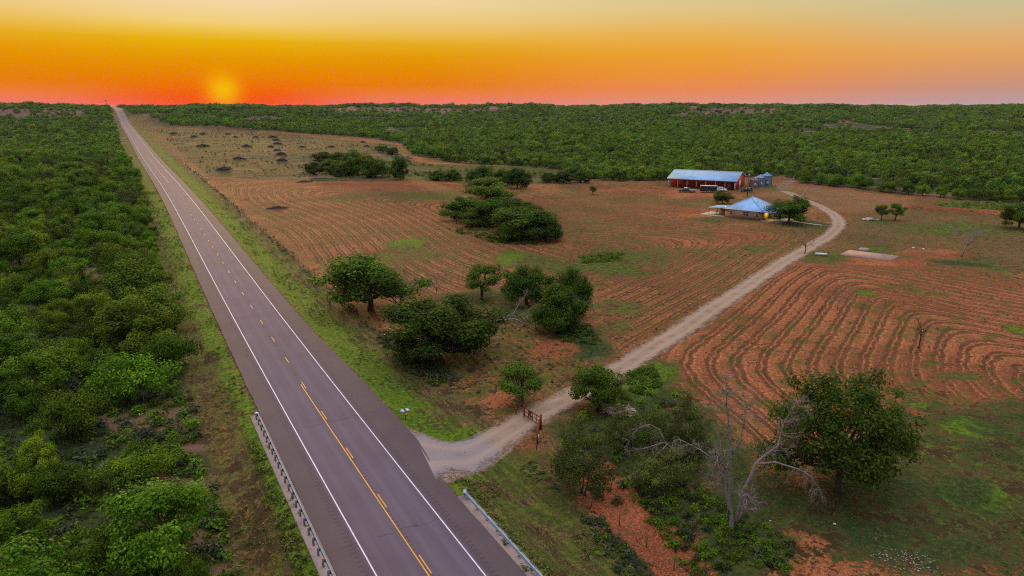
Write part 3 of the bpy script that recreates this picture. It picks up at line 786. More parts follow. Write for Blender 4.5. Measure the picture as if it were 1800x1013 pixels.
for u, vb, w, vt, lab in [(848, 326, 58, 292, 'dark tree behind the domed one, far end of the island clump'), (909, 331, 46, 294, 'upright dark tree between the island clump and the bushy edge'),
                          (884, 326, 40, 297, 'tree between the two dark trees beyond the island clump'),
                          (770, 317, 34, 299, 'small round tree, first of a pair on the far field edge'), (797, 318, 34, 299, 'small round tree, second of a pair on the far field edge'),
                          (703, 316, 34, 276, 'upright dark tree at the right end of the far clump'), (660, 312, 46, 281, 'tree next to the upright one in the far clump'),
                          (628, 308, 62, 263, 'tallest rounded tree of the far clump'), (585, 306, 52, 279, 'bushy tree near the left end of the far clump'),
                          (552, 306, 40, 286, 'low bush at the left tip of the far clump'), (600, 285, 50, 267, 'tree at the back of the far clump'),
                          (570, 286, 44, 268, 'tree at the back left of the far clump'), (645, 300, 52, 278, 'tree in the middle of the far clump'), (606, 310, 40, 290, 'low tree in the front of the far clump'),
                          (672, 268, 30, 256, 'small tree between the far clump and the wood'), (690, 272, 26, 258, 'small tree at the corner of the wood behind the far clump'),
                          (962, 321, 30, 302, 'bush at the left end of the leafy row by the red field'), (990, 322, 36, 301, 'bush in the leafy row left of the barn'),
                          (1020, 321, 40, 300, 'rounded bush at the right end of the leafy row by the red field')]:
    tree_px('edge_tree', lab, TR, 'dome' if w > 33 else 'bushy', u, vb, w, vt, None, G4)
for u, vb, w, vt, kd, lab in [(1270, 358, 32, 334, 'broadleaf', 'round tree between the house and the barn'), (1386, 393, 64, 344, 'broadleaf', 'leafy tree at the lit porch of the house'),
                              (1549, 387, 27, 357, 'sapling', 'small tree beside the rock pile, first of two'), (1574, 388, 32, 355, 'sapling', 'small tree on a clear stem, right of the one at the rock pile'),
                              (1789, 402, 66, 354, 'broadleaf', 'dark tree at the right end of the earth bank'), (1042, 342, 16, 326, 'sapling', 'tiny lone tree in the open field left of the barn')]:
    tree_px('yard_tree', lab, TR, kd, u, vb, w, vt)

# mesquite brush left of the highway: the ones one can single out first
G5 = 'mesquite trees in the brush left of the highway'
HAND = [(283, 990, 200, 826, 'round', 'biggest rounded mesquite, nearest to the guard rail posts'), (130, 772, 122, 668, 'mesquite', 'bright green mesquite beside the pale stake in the brush'),
        (72, 832, 78, 762, 'round', 'dark low mesquite between the bright one and the picture edge'), (252, 846, 128, 778, 'mesquite', 'flat topped mesquite just behind the biggest rounded one'),
        (118, 880, 110, 802, 'mesquite', 'bushy mesquite left of the biggest rounded one'), (30, 890, 110, 800, 'mesquite', 'dark mesquite at the lower left edge of the brush'),
        (150, 1000, 130, 920, 'mesquite', 'light green mesquite in front and left of the biggest rounded one'), (20, 975, 110, 880, 'round', 'shadowy mesquite at the bottom left of the brush'),
        (245, 622, 158, 516, 'round', 'big dark mesquite pushing out onto the bare verge'), (228, 705, 140, 610, 'mesquite', 'yellow green mesquite in front of the big dark one at the verge'),
        (90, 690, 120, 600, 'mesquite', 'light mesquite behind the bright one at the pale stake'), (35, 740, 100, 660, 'mesquite', 'mesquite at the left edge, beside the bright one'),
        (330, 1040, 90, 960, 'mesquite', 'low mesquite at the foot of the biggest rounded one')]
for i, (u, vb, w, vt, kd, lab) in enumerate(HAND): tree_px('mesquite_tree', lab, TR, kd, u, vb, w, vt, i, G5)

rng = np.random.default_rng(77)
def visible(x, y, z, mu=60):
    dz = y * cp - (z - CAM_H) * sp
    u = 900 + F * x / dz; v = 506.5 - F * ((z - CAM_H) * cp + y * sp) / dz
    return (u > -mu) & (u < 1800 + mu) & (v < 1013 + 140) & (y > 5), u, v
cand = []
while len(cand) < 60000:
    y = rng.uniform(30, 420); x = rng.uniform(-420, 0); cand.append((x, y))
cand = np.array(cand); dcd = road_d(cand[:, 0], cand[:, 1])
ok = (dcd < -12.5) & (dcd > -230)
cand = cand[ok]
vis, cu, cv = visible(cand[:, 0], cand[:, 1], 0)
cand = cand[vis & ((cv < 690) | (cv > 1013)) ]
picked = []
for x, y in cand:
    R = rng.choice([2.4, 3.2, 4.0, 4.8, 5.6, 6.4], p=[.2, .2, .2, .19, .14, .07])
    if y > 170: R *= 1.05
    d_ = -float(road_d(x, y))
    if d_ < 12.0 + R * .5: continue
    if any((x - a) ** 2 + (y - b) ** 2 < (.86 * (R + r)) ** 2 for a, b, r in picked) or any((x - a) ** 2 + (y - b) ** 2 < (.72 * (R + r)) ** 2 for a, b, r in TAKEN): continue
    picked.append((x, y, R))
picked.sort(key=lambda q: math.hypot(q[0], q[1]) / q[2])
N_SOLO = 240
solo, rest_left = picked[:N_SOLO], picked[N_SOLO:]
def zone(x, y):
    d = -float(road_d(x, y)); row = d < 21
    r = math.hypot(x, y)
    band = 'opposite the grove' if r < 125 else 'opposite the ploughed field' if r < 200 else 'opposite the last tilled land'
    return ('mesquite in the front row at the left verge, ' if row else 'mesquite deep in the brush left of the highway, ') + band
for x, y, R in solo:
    T = R * rng.uniform(1.05, 1.55) + 1.0
    q_ = rng.random(); kd = 'mesquite' if q_ < .32 else 'round' if q_ < .84 else 'bushy' if q_ < .93 else 'airy'
    lab = zone(x, y)
    if kd == 'bushy': lab = lab.replace('mesquite', 'dark leafy tree')
    if kd == 'airy': lab = lab.replace('mesquite', 'dull feathery tree')
    plant_tree('mesquite_tree' if q_ < .84 else 'brush_tree', lab, TR, kd, (x, y, H(x, y) - .1), R * (.8 if kd == 'airy' else 1), T, None, None, G5)

# front row of the wood behind the house
G6 = 'mesquites in the front row of the wood'
wfl = resample(np.array(WF), 1.0)
n_row = 0; last = None
for q in wfl:
    x, y = q + rng.normal(size=2) * .8; y += 2.5
    if last is not None and math.hypot(x - last[0], y - last[1]) < last[2] * 1.5: continue
    v_, u_, vv_ = visible(np.array([x]), np.array([y]), 0, 0)
    if not v_[0]: continue
    if u_[0] < 1000 or 1300 < u_[0] < 1412: continue
    R = rng.uniform(2.6, 4.6); last = (x, y, R)
    where = 'behind the barn' if u_[0] < 1300 else 'right of the farm track'
    plant_tree('mesquite_tree', 'bushy mesquite in the front row of the wood ' + where, TR, 'mesquite', (x, y, H(x, y)), R, R * rng.uniform(1.1, 1.5) + .4, None, None, G6)
    n_row += 1

# the wood itself: countless crowns, one object each side of the highway
FARP = []
def far_proto(seed, n_cl, per, size, mat):
    r_ = np.random.default_rng(seed)
    me, cc, rr = crown(r_, 1.0, .12, 1.15, n_cl, per, size, mat, 'wood crown', squash=.75, rlo=.26, rhi=.42, shell=(.35, .8), loose=.12, aspect=.6)
    o = bpy.data.objects.new('wood crown', me)
    return o
FARP = [far_proto(200 + i, 14, 56, .075, BRUSH) for i in range(4)] + [far_proto(220 + i, 12, 44, .085, OAK) for i in range(2)] + [far_proto(230, 12, 30, .10, OLIVE)]
def scatter_group(name, protos):
    ng = bpy.data.node_groups.new(name, 'GeometryNodeTree')
    ng.interface.new_socket('Geometry', in_out='INPUT', socket_type='NodeSocketGeometry'); ng.interface.new_socket('Geometry', in_out='OUTPUT', socket_type='NodeSocketGeometry')
    N = ng.nodes; Lk = ng.links.new
    gi, go = N.new('NodeGroupInput'), N.new('NodeGroupOutput')
    j = N.new('GeometryNodeJoinGeometry')
    for p in reversed(protos):
        oi = N.new('GeometryNodeObjectInfo'); oi.inputs['Object'].default_value = p; oi.inputs['As Instance'].default_value = True
        Lk(oi.outputs['Geometry'], j.inputs[0])
    ip = N.new('GeometryNodeInstanceOnPoints'); ip.inputs['Pick Instance'].default_value = True
    def na(nm, typ):
        a = N.new('GeometryNodeInputNamedAttribute'); a.data_type = typ; a.inputs['Name'].default_value = nm; return a.outputs['Attribute']
    Lk(gi.outputs[0], ip.inputs['Points']); Lk(j.outputs[0], ip.inputs['Instance'])
    Lk(na('pick', 'INT'), ip.inputs['Instance Index']); Lk(na('turn', 'FLOAT_VECTOR'), ip.inputs['Rotation']); Lk(na('size', 'FLOAT_VECTOR'), ip.inputs['Scale'])
    Lk(ip.outputs[0], go.inputs[0])
    return ng
def scatter(name, label, cat, pts, size, protos, seed, pick=None):
    r_ = np.random.default_rng(seed); n = len(pts)
    me = bpy.data.meshes.new(name); me.vertices.add(n); me.vertices.foreach_set('co', np.asarray(pts, np.float32).ravel())
    a = me.attributes.new('pick', 'INT', 'POINT'); a.data.foreach_set('value', (r_.integers(0, len(protos), n) if pick is None else pick).astype(np.int32))
    tv = np.zeros((n, 3), np.float32); tv[:, 2] = r_.uniform(0, 6.28, n)
    a = me.attributes.new('turn', 'FLOAT_VECTOR', 'POINT'); a.data.foreach_set('vector', tv.ravel())
    a = me.attributes.new('size', 'FLOAT_VECTOR', 'POINT'); a.data.foreach_set('vector', np.asarray(size, np.float32).ravel())
    o = link(name, me); m = o.modifiers.new('scatter', 'NODES'); m.node_group = scatter_group(name, protos)
    o['kind'] = 'stuff'; tag(o, label, cat)
    return o
def jgrid(x0, x1, y0, y1, s, r_):
    gx_ = np.arange(x0, x1, s); gy_ = np.arange(y0, y1, s); a, b = np.meshgrid(gx_, gy_)
    p = np.stack([a.ravel(), b.ravel()], 1); return p + r_.uniform(-.48, .48, p.shape) * s
wood_pts = []
for s_, r0, r1, sc in ((5.1, 60, 480, .92), (6.2, 480, 900, 1.08), (9.0, 900, 1500, 1.45), (15.0, 1500, 3200, 2.0)):
    p = jgrid(-r1, r1, 20, r1, s_, rng); r_ = np.hypot(p[:, 0], p[:, 1]); azp = np.degrees(np.arctan2(p[:, 0], p[:, 1]))
    p = p[(r_ >= r0) & (r_ < r1) & (np.abs(azp) < 48)]
    d_ = road_d(p[:, 0], p[:, 1]); r_ = np.hypot(p[:, 0], p[:, 1])
    keep = ((d_ < -15) | (in_wood(p[:, 0], p[:, 1]) & (d_ > 15)))
    keep &= poly_dist(p[:, 0], p[:, 1], WF) > 2.0
    patch = fbm(p[:, 0], p[:, 1], 70, 5); keep &= patch > -.27 + .10 * fbm(p[:, 0], p[:, 1], 300, 8)
    azp = np.degrees(np.arctan2(p[:, 0], p[:, 1]))
    inb = np.zeros(len(p), bool)
    for a0, a1, q0, q1 in ((-15, 1, 1380, 1640), (13.5, 20.5, 1300, 1600), (-38, -31, 1250, 1560)):
        inb |= (azp > a0) & (azp < a1) & (r_ > q0) & (r_ < q1)
    keep &= ~(inb & (rng.random(len(p)) < .80))
    p = p[keep]
    wood_pts.append(np.column_stack([p, np.full(len(p), sc)]))
W = np.concatenate(wood_pts)
fc_ = np.array([[0, 0]])
mask_clear = np.zeros(len(W), bool)
for poly in (FP((1440, 232), (1500, 231), (1560, 236), (1680, 243), (1800, 243), (1800, 249), (1600, 243), (1440, 238)), FP((990, 200), (1004, 200), (1005, 209), (993, 209)), FP((1590, 262), (1640, 262), (1640, 266), (1590, 266))):
    mask_clear |= in_poly(W[:, 0], W[:, 1], poly)
W = W[~mask_clear]
dW = road_d(W[:, 0], W[:, 1]); near_l = np.hypot(W[:, 0], W[:, 1])
solo_r = max(math.hypot(q[0], q[1]) for q in solo)
WR_ = W[dW > 0]; WL_ = W[(dW < 0)]
# on the left only where no single tree stands already
keep = []
PK = np.array([(q[0], q[1]) for q in picked])
lim = PK[:, 1].max() - 4
rl = np.array([(x, y, H(x, y) - .1, R) for x, y, R in rest_left])
far_l = WL_[(WL_[:, 1] > 30) & (((WL_[:, 1] > 418)) | (road_d(WL_[:, 0], WL_[:, 1]) < -232) | ((WL_[:, 0] / WL_[:, 1]) < -.84))]
def wood(name, label, P3, S, seed):
    r_ = np.random.default_rng(seed); n = len(P3)
    patch = fbm(P3[:, 0], P3[:, 1], 55, 40)
    pk = np.where(r_.random(n) + patch * 1.2 < .12, r_.integers(4, 7, n), r_.integers(0, 4, n))
    return scatter(name, label, 'woodland', P3, S, FARP, seed, pk)
def sizes(n, sc, r_):
    R = (1.5 + 3.3 * r_.beta(1.5, 1.6, n)) * sc; hgt_ = R * r_.uniform(.95, 1.35, n) / np.maximum(1, sc * .8) ** .75 + .3
    return np.column_stack([R, R * r_.uniform(.85, 1.15, n), hgt_])
r_ = np.random.default_rng(3)
zr = hgt(WR_[:, 0], WR_[:, 1])
wood('mesquite_woodland', 'endless green mesquite wood behind the farm, reaching to the horizon ridge', np.column_stack([WR_[:, :2], zr - .2]), sizes(len(WR_), WR_[:, 2], r_), 1)
zl = hgt(far_l[:, 0], far_l[:, 1])
ptsL = np.concatenate([np.column_stack([far_l[:, :2], zl - .2]), rl[:, :3]])
SL = np.concatenate([sizes(len(far_l), far_l[:, 2], r_), np.column_stack([rl[:, 3], rl[:, 3], rl[:, 3] * 1.25 + .3])])
wood('mesquite_woodland', 'distant green mesquite wood left of the highway, fading to the horizon', ptsL, SL, 2)
print('trees', len(solo), 'row', n_row, 'wood', len(WR_), len(ptsL))

# weeds and undergrowth: countless small plants
def weed_proto(seed, mat, n, size, tall):
    r_ = np.random.default_rng(seed)
    d = unit(r_.normal(size=(n, 3))); d[:, 2] = np.abs(d[:, 2])
    p = d * (r_.uniform(.15, 1, n) ** .6)[:, None] * np.array([.5, .5, tall]); nn = unit(d + r_.normal(size=(n, 3)) * .6 + np.array([0, 0, .3]))
    L = size * r_.uniform(.6, 1.4, n)
    co, fc, tt = leaf_quads(r_, p, nn, L, L * .4, np.clip(r_.normal(.45, .2, n), 0, 1))
    me = np_mesh('weed', co, fc, {'tint': tt}); me.materials.append(mat)
    return bpy.data.objects.new('weed', me)
GRASSM = leaf_material('verge grass', (.035, .06, .012), (.085, .125, .020), (.17, .21, .045), .3)
DRYM = leaf_material('dry grass', (.09, .075, .03), (.17, .135, .06), (.27, .215, .11), .3)
WEEDP = [weed_proto(300, GRASSM, 26, .17, .55), weed_proto(301, GRASSM, 20, .15, .4), weed_proto(302, DRYM, 22, .16, .5), weed_proto(303, SAGE, 60, .14, .8), weed_proto(304, OAK, 70, .13, .75), weed_proto(305, MESQ, 70, .12, .8)]
wp, wsz, wpk = [], [], []
def sow(pts, lo, hi, picks, r_):
    for (x, y) in pts:
        s_ = r_.uniform(lo, hi); wp.append((x, y, H(x, y) - .03)); wsz.append((s_ * 1.2, s_ * 1.2, s_)); wpk.append(r_.choice(picks))
def fill_poly(poly, n, r_):
    q = np.array(poly); out = []
    p = r_.uniform(q.min(0), q.max(0), (n * 4, 2)); p = p[in_poly(p[:, 0], p[:, 1], poly)]
    return p[:n]
def fill_band(d0, d1, y0, y1, n, r_):
    ys = y0 + (y1 - y0) * r_.random(n) ** 1.3; ds = r_.uniform(d0, d1, n)
    return np.column_stack([road_x(ys) + ds * CY, ys + ds * math.sin(YAW)])
def clumpy(p, sc, th, seed): return p[fbm(p[:, 0], p[:, 1], sc, seed) > th]
r_ = np.random.default_rng(9)
sow(clumpy(fill_band(8.0, 16, 74, 260, 2600, r_), 5, .02, 1), .25, .6, [0, 1, 2, 2], r_)
sow(clumpy(fill_band(-12.5, -6.6, 40, 300, 2600, r_), 5, 0, 2), .25, .65, [0, 0, 1, 2], r_)
sow(fill_band(-8.8, -7.7, 40, 72, 260, r_), .4, .8, [0, 0, 1], r_)
sow(fill_band(7.8, 8.7, 36, 56, 140, r_), .35, .7, [0, 1, 2], r_)
sow(clumpy(fill_band(15.2, 17.2, 78, 420, 600, r_), 6, -.05, 3), .3, .65, [2, 3, 3, 4], r_)
sow(fill_band(14.8, 18.5, 76, 96, 170, r_), .5, 1.3, [3, 3, 4, 2], r_)
sow(clumpy(fill_poly(FP((800, 845), (940, 795), (1010, 860), (1170, 1040), (950, 1040)), 1400, r_), 4, 0, 4), .25, .7, [0, 1, 2, 2], r_)
sow(fill_poly(FP((1020, 880), (1060, 880), (1190, 1020), (1130, 1030)), 150, r_), .35, .85, [3, 3, 4, 2], r_)
sow(fill_poly(FP((1110, 850), (1200, 830), (1400, 930), (1380, 1010), (1240, 985)), 300, r_), .35, 1.0, [4, 4, 3, 5], r_)
sow(fill_poly(FP((985, 770), (1060, 700), (1150, 670), (1240, 735), (1190, 850), (1040, 850)), 150, r_), .5, 1.4, [4, 5, 3], r_)
sow(fill_poly(FP((1100, 660), (1145, 645), (1165, 675), (1110, 700)), 130, r_), .5, 1.2, [5, 4, 0], r_)
sow(fill_poly(FP((970, 570), (1040, 570), (1050, 605), (990, 598)), 160, r_), .5, 1.1, [4, 4, 3], r_)
sow(fill_poly(FP((1015, 450), (1095, 445), (1090, 460), (1025, 462)), 200, r_), .5, 1.0, [5, 0, 5], r_)
sow(fill_poly(FP((780, 405), (860, 405), (990, 432), (880, 432)), 220, r_), .5, 1.3, [4, 4, 5], r_)
sow(clumpy(fill_poly(FP((700, 270), (735, 287), (830, 297), (1005, 303), (1000, 320), (820, 322), (640, 308)), 800, r_), 12, -.05, 6), .6, 1.8, [4, 5, 5, 3], r_)
sow(clumpy(fill_poly(FP((1640, 360), (1800, 354), (1830, 372), (1680, 372)), 300, r_), 8, -.2, 7), .6, 1.4, [0, 5, 2], r_)
sow(clumpy(fill_poly(FP((1340, 880), (1560, 760), (1830, 700), (1830, 1020), (1400, 1020)), 2600, r_), 5, .08, 8), .15, .38, [0, 0, 1, 2], r_)
sow(clumpy(fill_poly(FP((1400, 465), (1800, 475), (1800, 720), (1560, 735), (1400, 800), (1160, 650)), 1800, r_), 7, .12, 18), .15, .4, [0, 2, 2, 3], r_)
sow(clumpy(fill_poly(fB, 1600, r_), 9, .08, 19), .2, .5, [0, 2, 2, 3], r_)
sow(fill_poly(FP((690, 640), (720, 560), (860, 520), (1000, 560), (1060, 600), (960, 700), (800, 690)), 700, r_), .2, .6, [0, 1, 2, 3, 4], r_)
sow(clumpy(fill_poly(FP((272, 236), (330, 238), (520, 243), (690, 258), (735, 285), (640, 305), (545, 319), (372, 312)), 2600, r_), 22, .0, 31), .5, 1.5, [2, 3, 3, 0, 1], r_)
lw = fill_band(-48, -12.8, 34, 130, 3400, r_); lw = lw[visible(lw[:, 0], lw[:, 1], 0)[0]]
sow(lw, .45, 1.7, [3, 3, 4, 5, 5, 0], r_)
scatter('weeds', 'grass tufts and low weeds scattered over the verges, creek bank and pasture', 'weeds', wp, wsz, WEEDP, 12, np.array(wpk))
# ------------------------------------------------------------------ materials for made things
def ribbed(name, col, rough, metal, axis_='X', pitch=.3, var=.12, depth=.02, spec=.4, rust=None):
    m, t, b = new_mat(name)
    tc = t.new('ShaderNodeTexCoord').outputs['Object']
    s = t.new('ShaderNodeSeparateXYZ'); t.put(s.inputs[0], tc)
    q = t.math('FRACT', t.math('DIVIDE', s.outputs['XYZ'.index(axis_)], pitch))
    rib = t.ss(t.math('ABSOLUTE', t.math('SUBTRACT', q, .5)), .16, .06)
    n = t.noise(tc, .5, 4); n2 = t.noise(tc, 6, 3)
    c = t.mix(t.ss(n, .3, .7), tuple(x * (1 - var) for x in col) + (1,), tuple(min(1, x * (1 + var)) for x in col) + (1,))
    if rust: c = t.mix(t.ss(n2, .52, .66), c, (*rust, 1))
    t.put(b.inputs['Base Color'], c); t.put(b.inputs['Roughness'], t.ss(n2, .2, .8, max(.05, rough - .08), rough + .08))
    b.inputs['Metallic'].default_value = metal; b.inputs['Specular IOR Level'].default_value = spec
    bn = t.new('ShaderNodeBump'); bn.inputs['Strength'].default_value = .8; bn.inputs['Distance'].default_value = depth
    t.put(bn.inputs['Height'], rib); t.put(b.inputs['Normal'], bn.outputs[0])
    return m
roof_metal = ribbed('galvanised roof sheet', (.16, .345, .60), .42, .2, 'X', .5)  # blue of the reflected sky is painted into the sheet colour
roof_metal_y = ribbed('galvanised roof sheet on hips', (.15, .335, .59), .42, .2, 'Y', .5)  # same painted sky blue, ribs along y
red_sheet = ribbed('red wall sheet', (.48, .028, .020), .5, .0, 'X', .3)
red_sheet_y = ribbed('red gable sheet', (.48, .028, .020), .5, .0, 'Y', .3)
white_trim = simple_mat('white trim', (.52, .51, .53), .5, var=.08)
beige = simple_mat('beige panel', (.42, .34, .25), .6, var=.1)
concrete = simple_mat('weathered concrete', (.26, .21, .19), .9, var=.25, scale=.8, bump=.3, dirt=(.22, .14, .10))
pale_concrete = simple_mat('pale concrete', (.36, .31, .25), .9, var=.15, scale=.8, bump=.2)
galv = simple_mat('galvanised steel', (.24, .36, .50), .45, .35, var=.15, scale=3)
galv_dark = simple_mat('weathered dark post', (.10, .10, .115), .7, .1, var=.3, scale=6)
rust_red = simple_mat('rusty red pipe', (.17, .028, .016), .7, .1, var=.35, scale=6, bump=.2)
rust_post = simple_mat('rusty steel post', (.11, .06, .045), .8, .1, var=.4, scale=8)
wire_m = simple_mat('fence wire', (.16, .13, .12), .6, .5, var=.2)
black_paint = simple_mat('black paint', (.018, .018, .022), .3, var=.2, spec=.5)
dark_paint = simple_mat('dark car paint', (.022, .026, .036), .25, .2, var=.15, spec=.6)
white_car = simple_mat('white car paint', (.66, .68, .70), .3, var=.05, spec=.5)
glass_m = simple_mat('dark window glass', (.03, .04, .05), .08, var=.1, spec=.8)
tyre_m = simple_mat('tyre rubber', (.02, .02, .02), .85, var=.2)
steel_m = simple_mat('wheel steel', (.35, .36, .38), .4, .6, var=.1)
lens_m = simple_mat('headlamp lens', (.75, .75, .72), .2, var=.05, spec=.6)
wood_post = simple_mat('brown timber post', (.11, .075, .05), .85, var=.3, scale=5)
mail_white = simple_mat('pale mailbox enamel', (.36, .46, .58), .4, .2, var=.08)
mail_yellow = simple_mat('yellow newspaper tube', (.78, .42, .01), .5, var=.08)
stone_m = simple_mat('pale field stone', (.36, .30, .26), .9, var=.35, scale=3, bump=.4)
silo_m = ribbed('galvanised bin sheet', (.19, .26, .36), .45, .45, 'Z', .22, var=.12)
silo_rust = ribbed('streaked old bin sheet', (.20, .19, .22), .6, .2, 'Z', .22, var=.2, rust=(.22, .09, .06))
cap_m = ribbed('bin roof sheet', (.14, .28, .50), .4, .35, 'X', .6)
cap_rust = simple_mat('rusted bin roof', (.26, .15, .15), .7, .2, var=.35, scale=2)
def brick_material():
    m, t, b = new_mat('buff and red brick')
    tc = t.new('ShaderNodeTexCoord').outputs['Object']
    s = t.new('ShaderNodeSeparateXYZ'); t.put(s.inputs[0], tc)
    cv = t.new('ShaderNodeCombineXYZ'); t.put(cv.inputs[0], t.math('ADD', s.outputs[0], s.outputs[1])); t.put(cv.inputs[1], s.outputs[2])
    br = t.new('ShaderNodeTexBrick'); t.put(br.inputs['Vector'], cv.outputs[0]); br.inputs['Scale'].default_value = 1.0
    br.inputs['Brick Width'].default_value = .42; br.inputs['Row Height'].default_value = .16; br.inputs['Mortar Size'].default_value = .02
    br.inputs['Color1'].default_value = (.36, .20, .12, 1); br.inputs['Color2'].default_value = (.22, .10, .065, 1); br.inputs['Mortar'].default_value = (.36, .28, .2, 1)
    n = t.noise(tc, 2.4, 3); c = t.mix(t.ss(n, .35, .65, 0, .7), br.outputs['Color'], (.42, .28, .18, 1))
    t.put(b.inputs['Base Color'], c); b.inputs['Roughness'].default_value = .9
    return m
brick = brick_material()

# ------------------------------------------------------------------ guard rails
def rail_line(y0, y1, d, step):
    n = int(abs(y1 - y0) / step) + 1
    return [Vector((*road_pt(y, d), 0)) for y in np.linspace(y0, y1, n)]
def guard_rail(label, d, y_end, y_near, post_gap, s_in, strip_w, flare):
    base = Vector((*road_pt(y_end, d), 0)); o = thing('guard_rail', label, 'guard rail', (base.x, base.y, 0))
    ys = np.arange(y_near, y_end + .01, .6); pts = []
    for y in ys:
        k = max(0, 1 - (y_end - y) / 4.0)
        pts.append(Vector((*road_pt(y, d - s_in * .28 * k * flare), 0)) - base)
    prof = [(.00, .40), (.07, .45), (.07, .52), (.00, .565), (.00, .605), (.07, .65), (.07, .72), (.00, .77), (-.02, .77), (.045, .70), (.045, .66), (-.025, .61), (-.025, .56), (.045, .51), (.045, .46), (-.02, .40)]
    v, f = [], []
    n = len(prof)
    for i, p in enumerate(pts):
        t_ = (pts[min(i + 1, len(pts) - 1)] - pts[max(i - 1, 0)]).normalized(); side_ = Vector((t_.y, -t_.x, 0)) * s_in
        for a, z in prof: v.append(tuple(p + side_ * a + Vector((0, 0, z))))
    for i in range(len(pts) - 1):
        for k in range(n): f.append((i * n + k, i * n + (k + 1) % n, (i + 1) * n + (k + 1) % n, (i + 1) * n + k))
    mb = MB(); mb.v, mb.f = v, f; mb.build('rail', galv, o)
    # flared end shoe
    e = pts[-1]; t_ = (pts[-1] - pts[-2]).normalized(); sd = Vector((t_.y, -t_.x, 0)) * s_in
    mb = MB(); mb.tube([e + t_ * a + sd * q + Vector((0, 0, .585)) for a, q in ((-.05, .02), (.18, .0), (.34, -.10), (.40, -.26))], [.2, .2, .19, .17], 8); mb.build('end_shoe', galv, o)
    s = 0.35
    while y_end - s * CY > y_near:
        y = y_end - s * CY; q = Vector((*road_pt(y, d - s_in * .20), 0)) - base
        p = MB(); a = YAW
        r = Vector((CY, math.sin(a), 0)); w = Vector((-math.sin(a), CY, 0))
        def bx(c, hx, hy, z0, z1):
            vs = [c + r * (sx * hx) + w * (sy * hy) + Vector((0, 0, z)) for z in (z0, z1) for sx, sy in ((-1, -1), (1, -1), (1, 1), (-1, 1))]
            p.add(vs, [(3, 2, 1, 0), (4, 5, 6, 7), (0, 1, 5, 4), (1, 2, 6, 5), (2, 3, 7, 6), (3, 0, 4, 7)])
        bx(q, .07, .09, -.6, .74); bx(q + r * (s_in * .12), .05, .08, .44, .76)
        p.build('post', galv_dark, o)
        s += post_gap
    return o
yl = flat(446, 735)[1] + 3.3
guard_rail('long guard rail on dark posts along the left edge of the highway', -6.75, yl, 20, 1.58, 1, 1, 0)
yr = flat(828, 889)[1] - 3.4 + 1.2
guard_rail('blue grey guard rail on the right shoulder beside the creek bank', 6.95, yr, 20, 1.9, -1, 1, 0)
def mow_strip(d0, d1, y0, y1, name):
    ys = np.arange(y0, y1, 1.0)
    co = []
    for y in ys:
        for d in (d0, d1): co.append((*road_pt(y, d), .035))
        for d in (d1, d0): co.append((*road_pt(y, d), -.5))
    n = len(ys); f = []
    for i in range(n - 1):
        for k in range(4): f.append((i * 4 + k, i * 4 + (k + 1) % 4, (i + 1) * 4 + (k + 1) % 4, (i + 1) * 4 + k))
    f.append((0, 1, 2, 3)); f.append(tuple((n - 1) * 4 + k for k in (3, 2, 1, 0)))
    return structure(link(name, np_mesh(name, co, f), None, concrete))
mow_strip(-7.45, -6.36, 20, yl + 1.6, 'concrete_kerb'); mow_strip(6.46, 7.6, 20, yr + 1.2, 'concrete_kerb')

# ------------------------------------------------------------------ mailboxes
p = P(713, 738.5); mbx = thing('mailbox_stand', 'pair of pale mailboxes and a yellow newspaper tube on a post at the roadside', 'mailbox', p, YAW); mbx.scale = (.82, .82, .9)
MB().box(-.05, -.05, -.1, .05, .05, 1.05).bar((-.62, 0, 1.09), (.62, 0, 1.09), .1, .08).build('post', wood_post, mbx)
for x in (-.38, .36):
    m_ = MB(); pr = [(-.16, 0), (.16, 0), (.16, .16)] + [(.16 * math.cos(a), .16 + .16 * math.sin(a)) for a in np.linspace(.3, 2.84, 7)] + [(-.16, .16)]
    m_.prism([(x + a * 1.5, 1.132 + z * 1.15) for a, z in pr], -.34, .34); bo = m_.build('mailbox', mail_white, mbx)
    MB().box(x + .245, -.1, 1.25, x + .262, .0, 1.52).build('flag', rust_red, bo)
MB().tube([(.10, -.26, .84), (.10, .26, .84)], .15, 10).build('newspaper_tube', mail_yellow, mbx)

# ------------------------------------------------------------------ ranch gate and its posts
pa, pb = P(921, 734), P(950.5, 755)
g = thing('ranch_gate', 'rusty red pipe gate with an emblem closed across the gravel drive', 'gate', pa, math.atan2(pb.y - pa.y, pb.x - pa.x))
Lg = (pb.xy - pa.xy).length
fr = MB()
for z in (.35, 1.35): fr.bar((0.12, 0, z), (Lg - .12, 0, z), .09)
for x in np.linspace(.12, Lg - .12, 5): fr.bar((x, 0, .35), (x, 0, 1.35), .075)
fr.bar((.12, 0, .85), (Lg - .12, 0, .85), .06); fr.build('gate_frame', rust_red, g)
em = MB(); xc = Lg * .36
em.bar((xc - .3, .02, .62), (xc + .3, .02, 1.22), .09).bar((xc - .3, .02, 1.22), (xc + .3, .02, .62), .09).bar((xc - .3, .02, 1.22), (xc + .3, .02, 1.22), .07).bar((xc, .02, .55), (xc, .02, 1.3), .08); em.build('emblem', black_paint, g)
MB().tube([(0, 0, -.3), (0, 0, 1.6)], .08, 10).build('hinge_post', rust_red, g)
MB().tube([(Lg, 0, -.3), (Lg, 0, 1.75)], .13, 10).build('latch_post', rust_red, g)
pc = P(944.5, 780); b_ = thing('gate_brace', 'red pipe brace with a small white sign, right of the ranch gate', 'fence', pc, math.atan2(pb.y - pc.y, pb.x - pc.x))
Lb = (pb.xy - pc.xy).length - .3
MB().tube([(0, 0, -.3), (0, 0, 1.6)], .1, 10).build('post', rust_red, b_)
MB().tube([(Lb * .97, .16, -.3), (Lb * .97, .16, 1.65)], .09, 10).build('post', rust_red, b_)
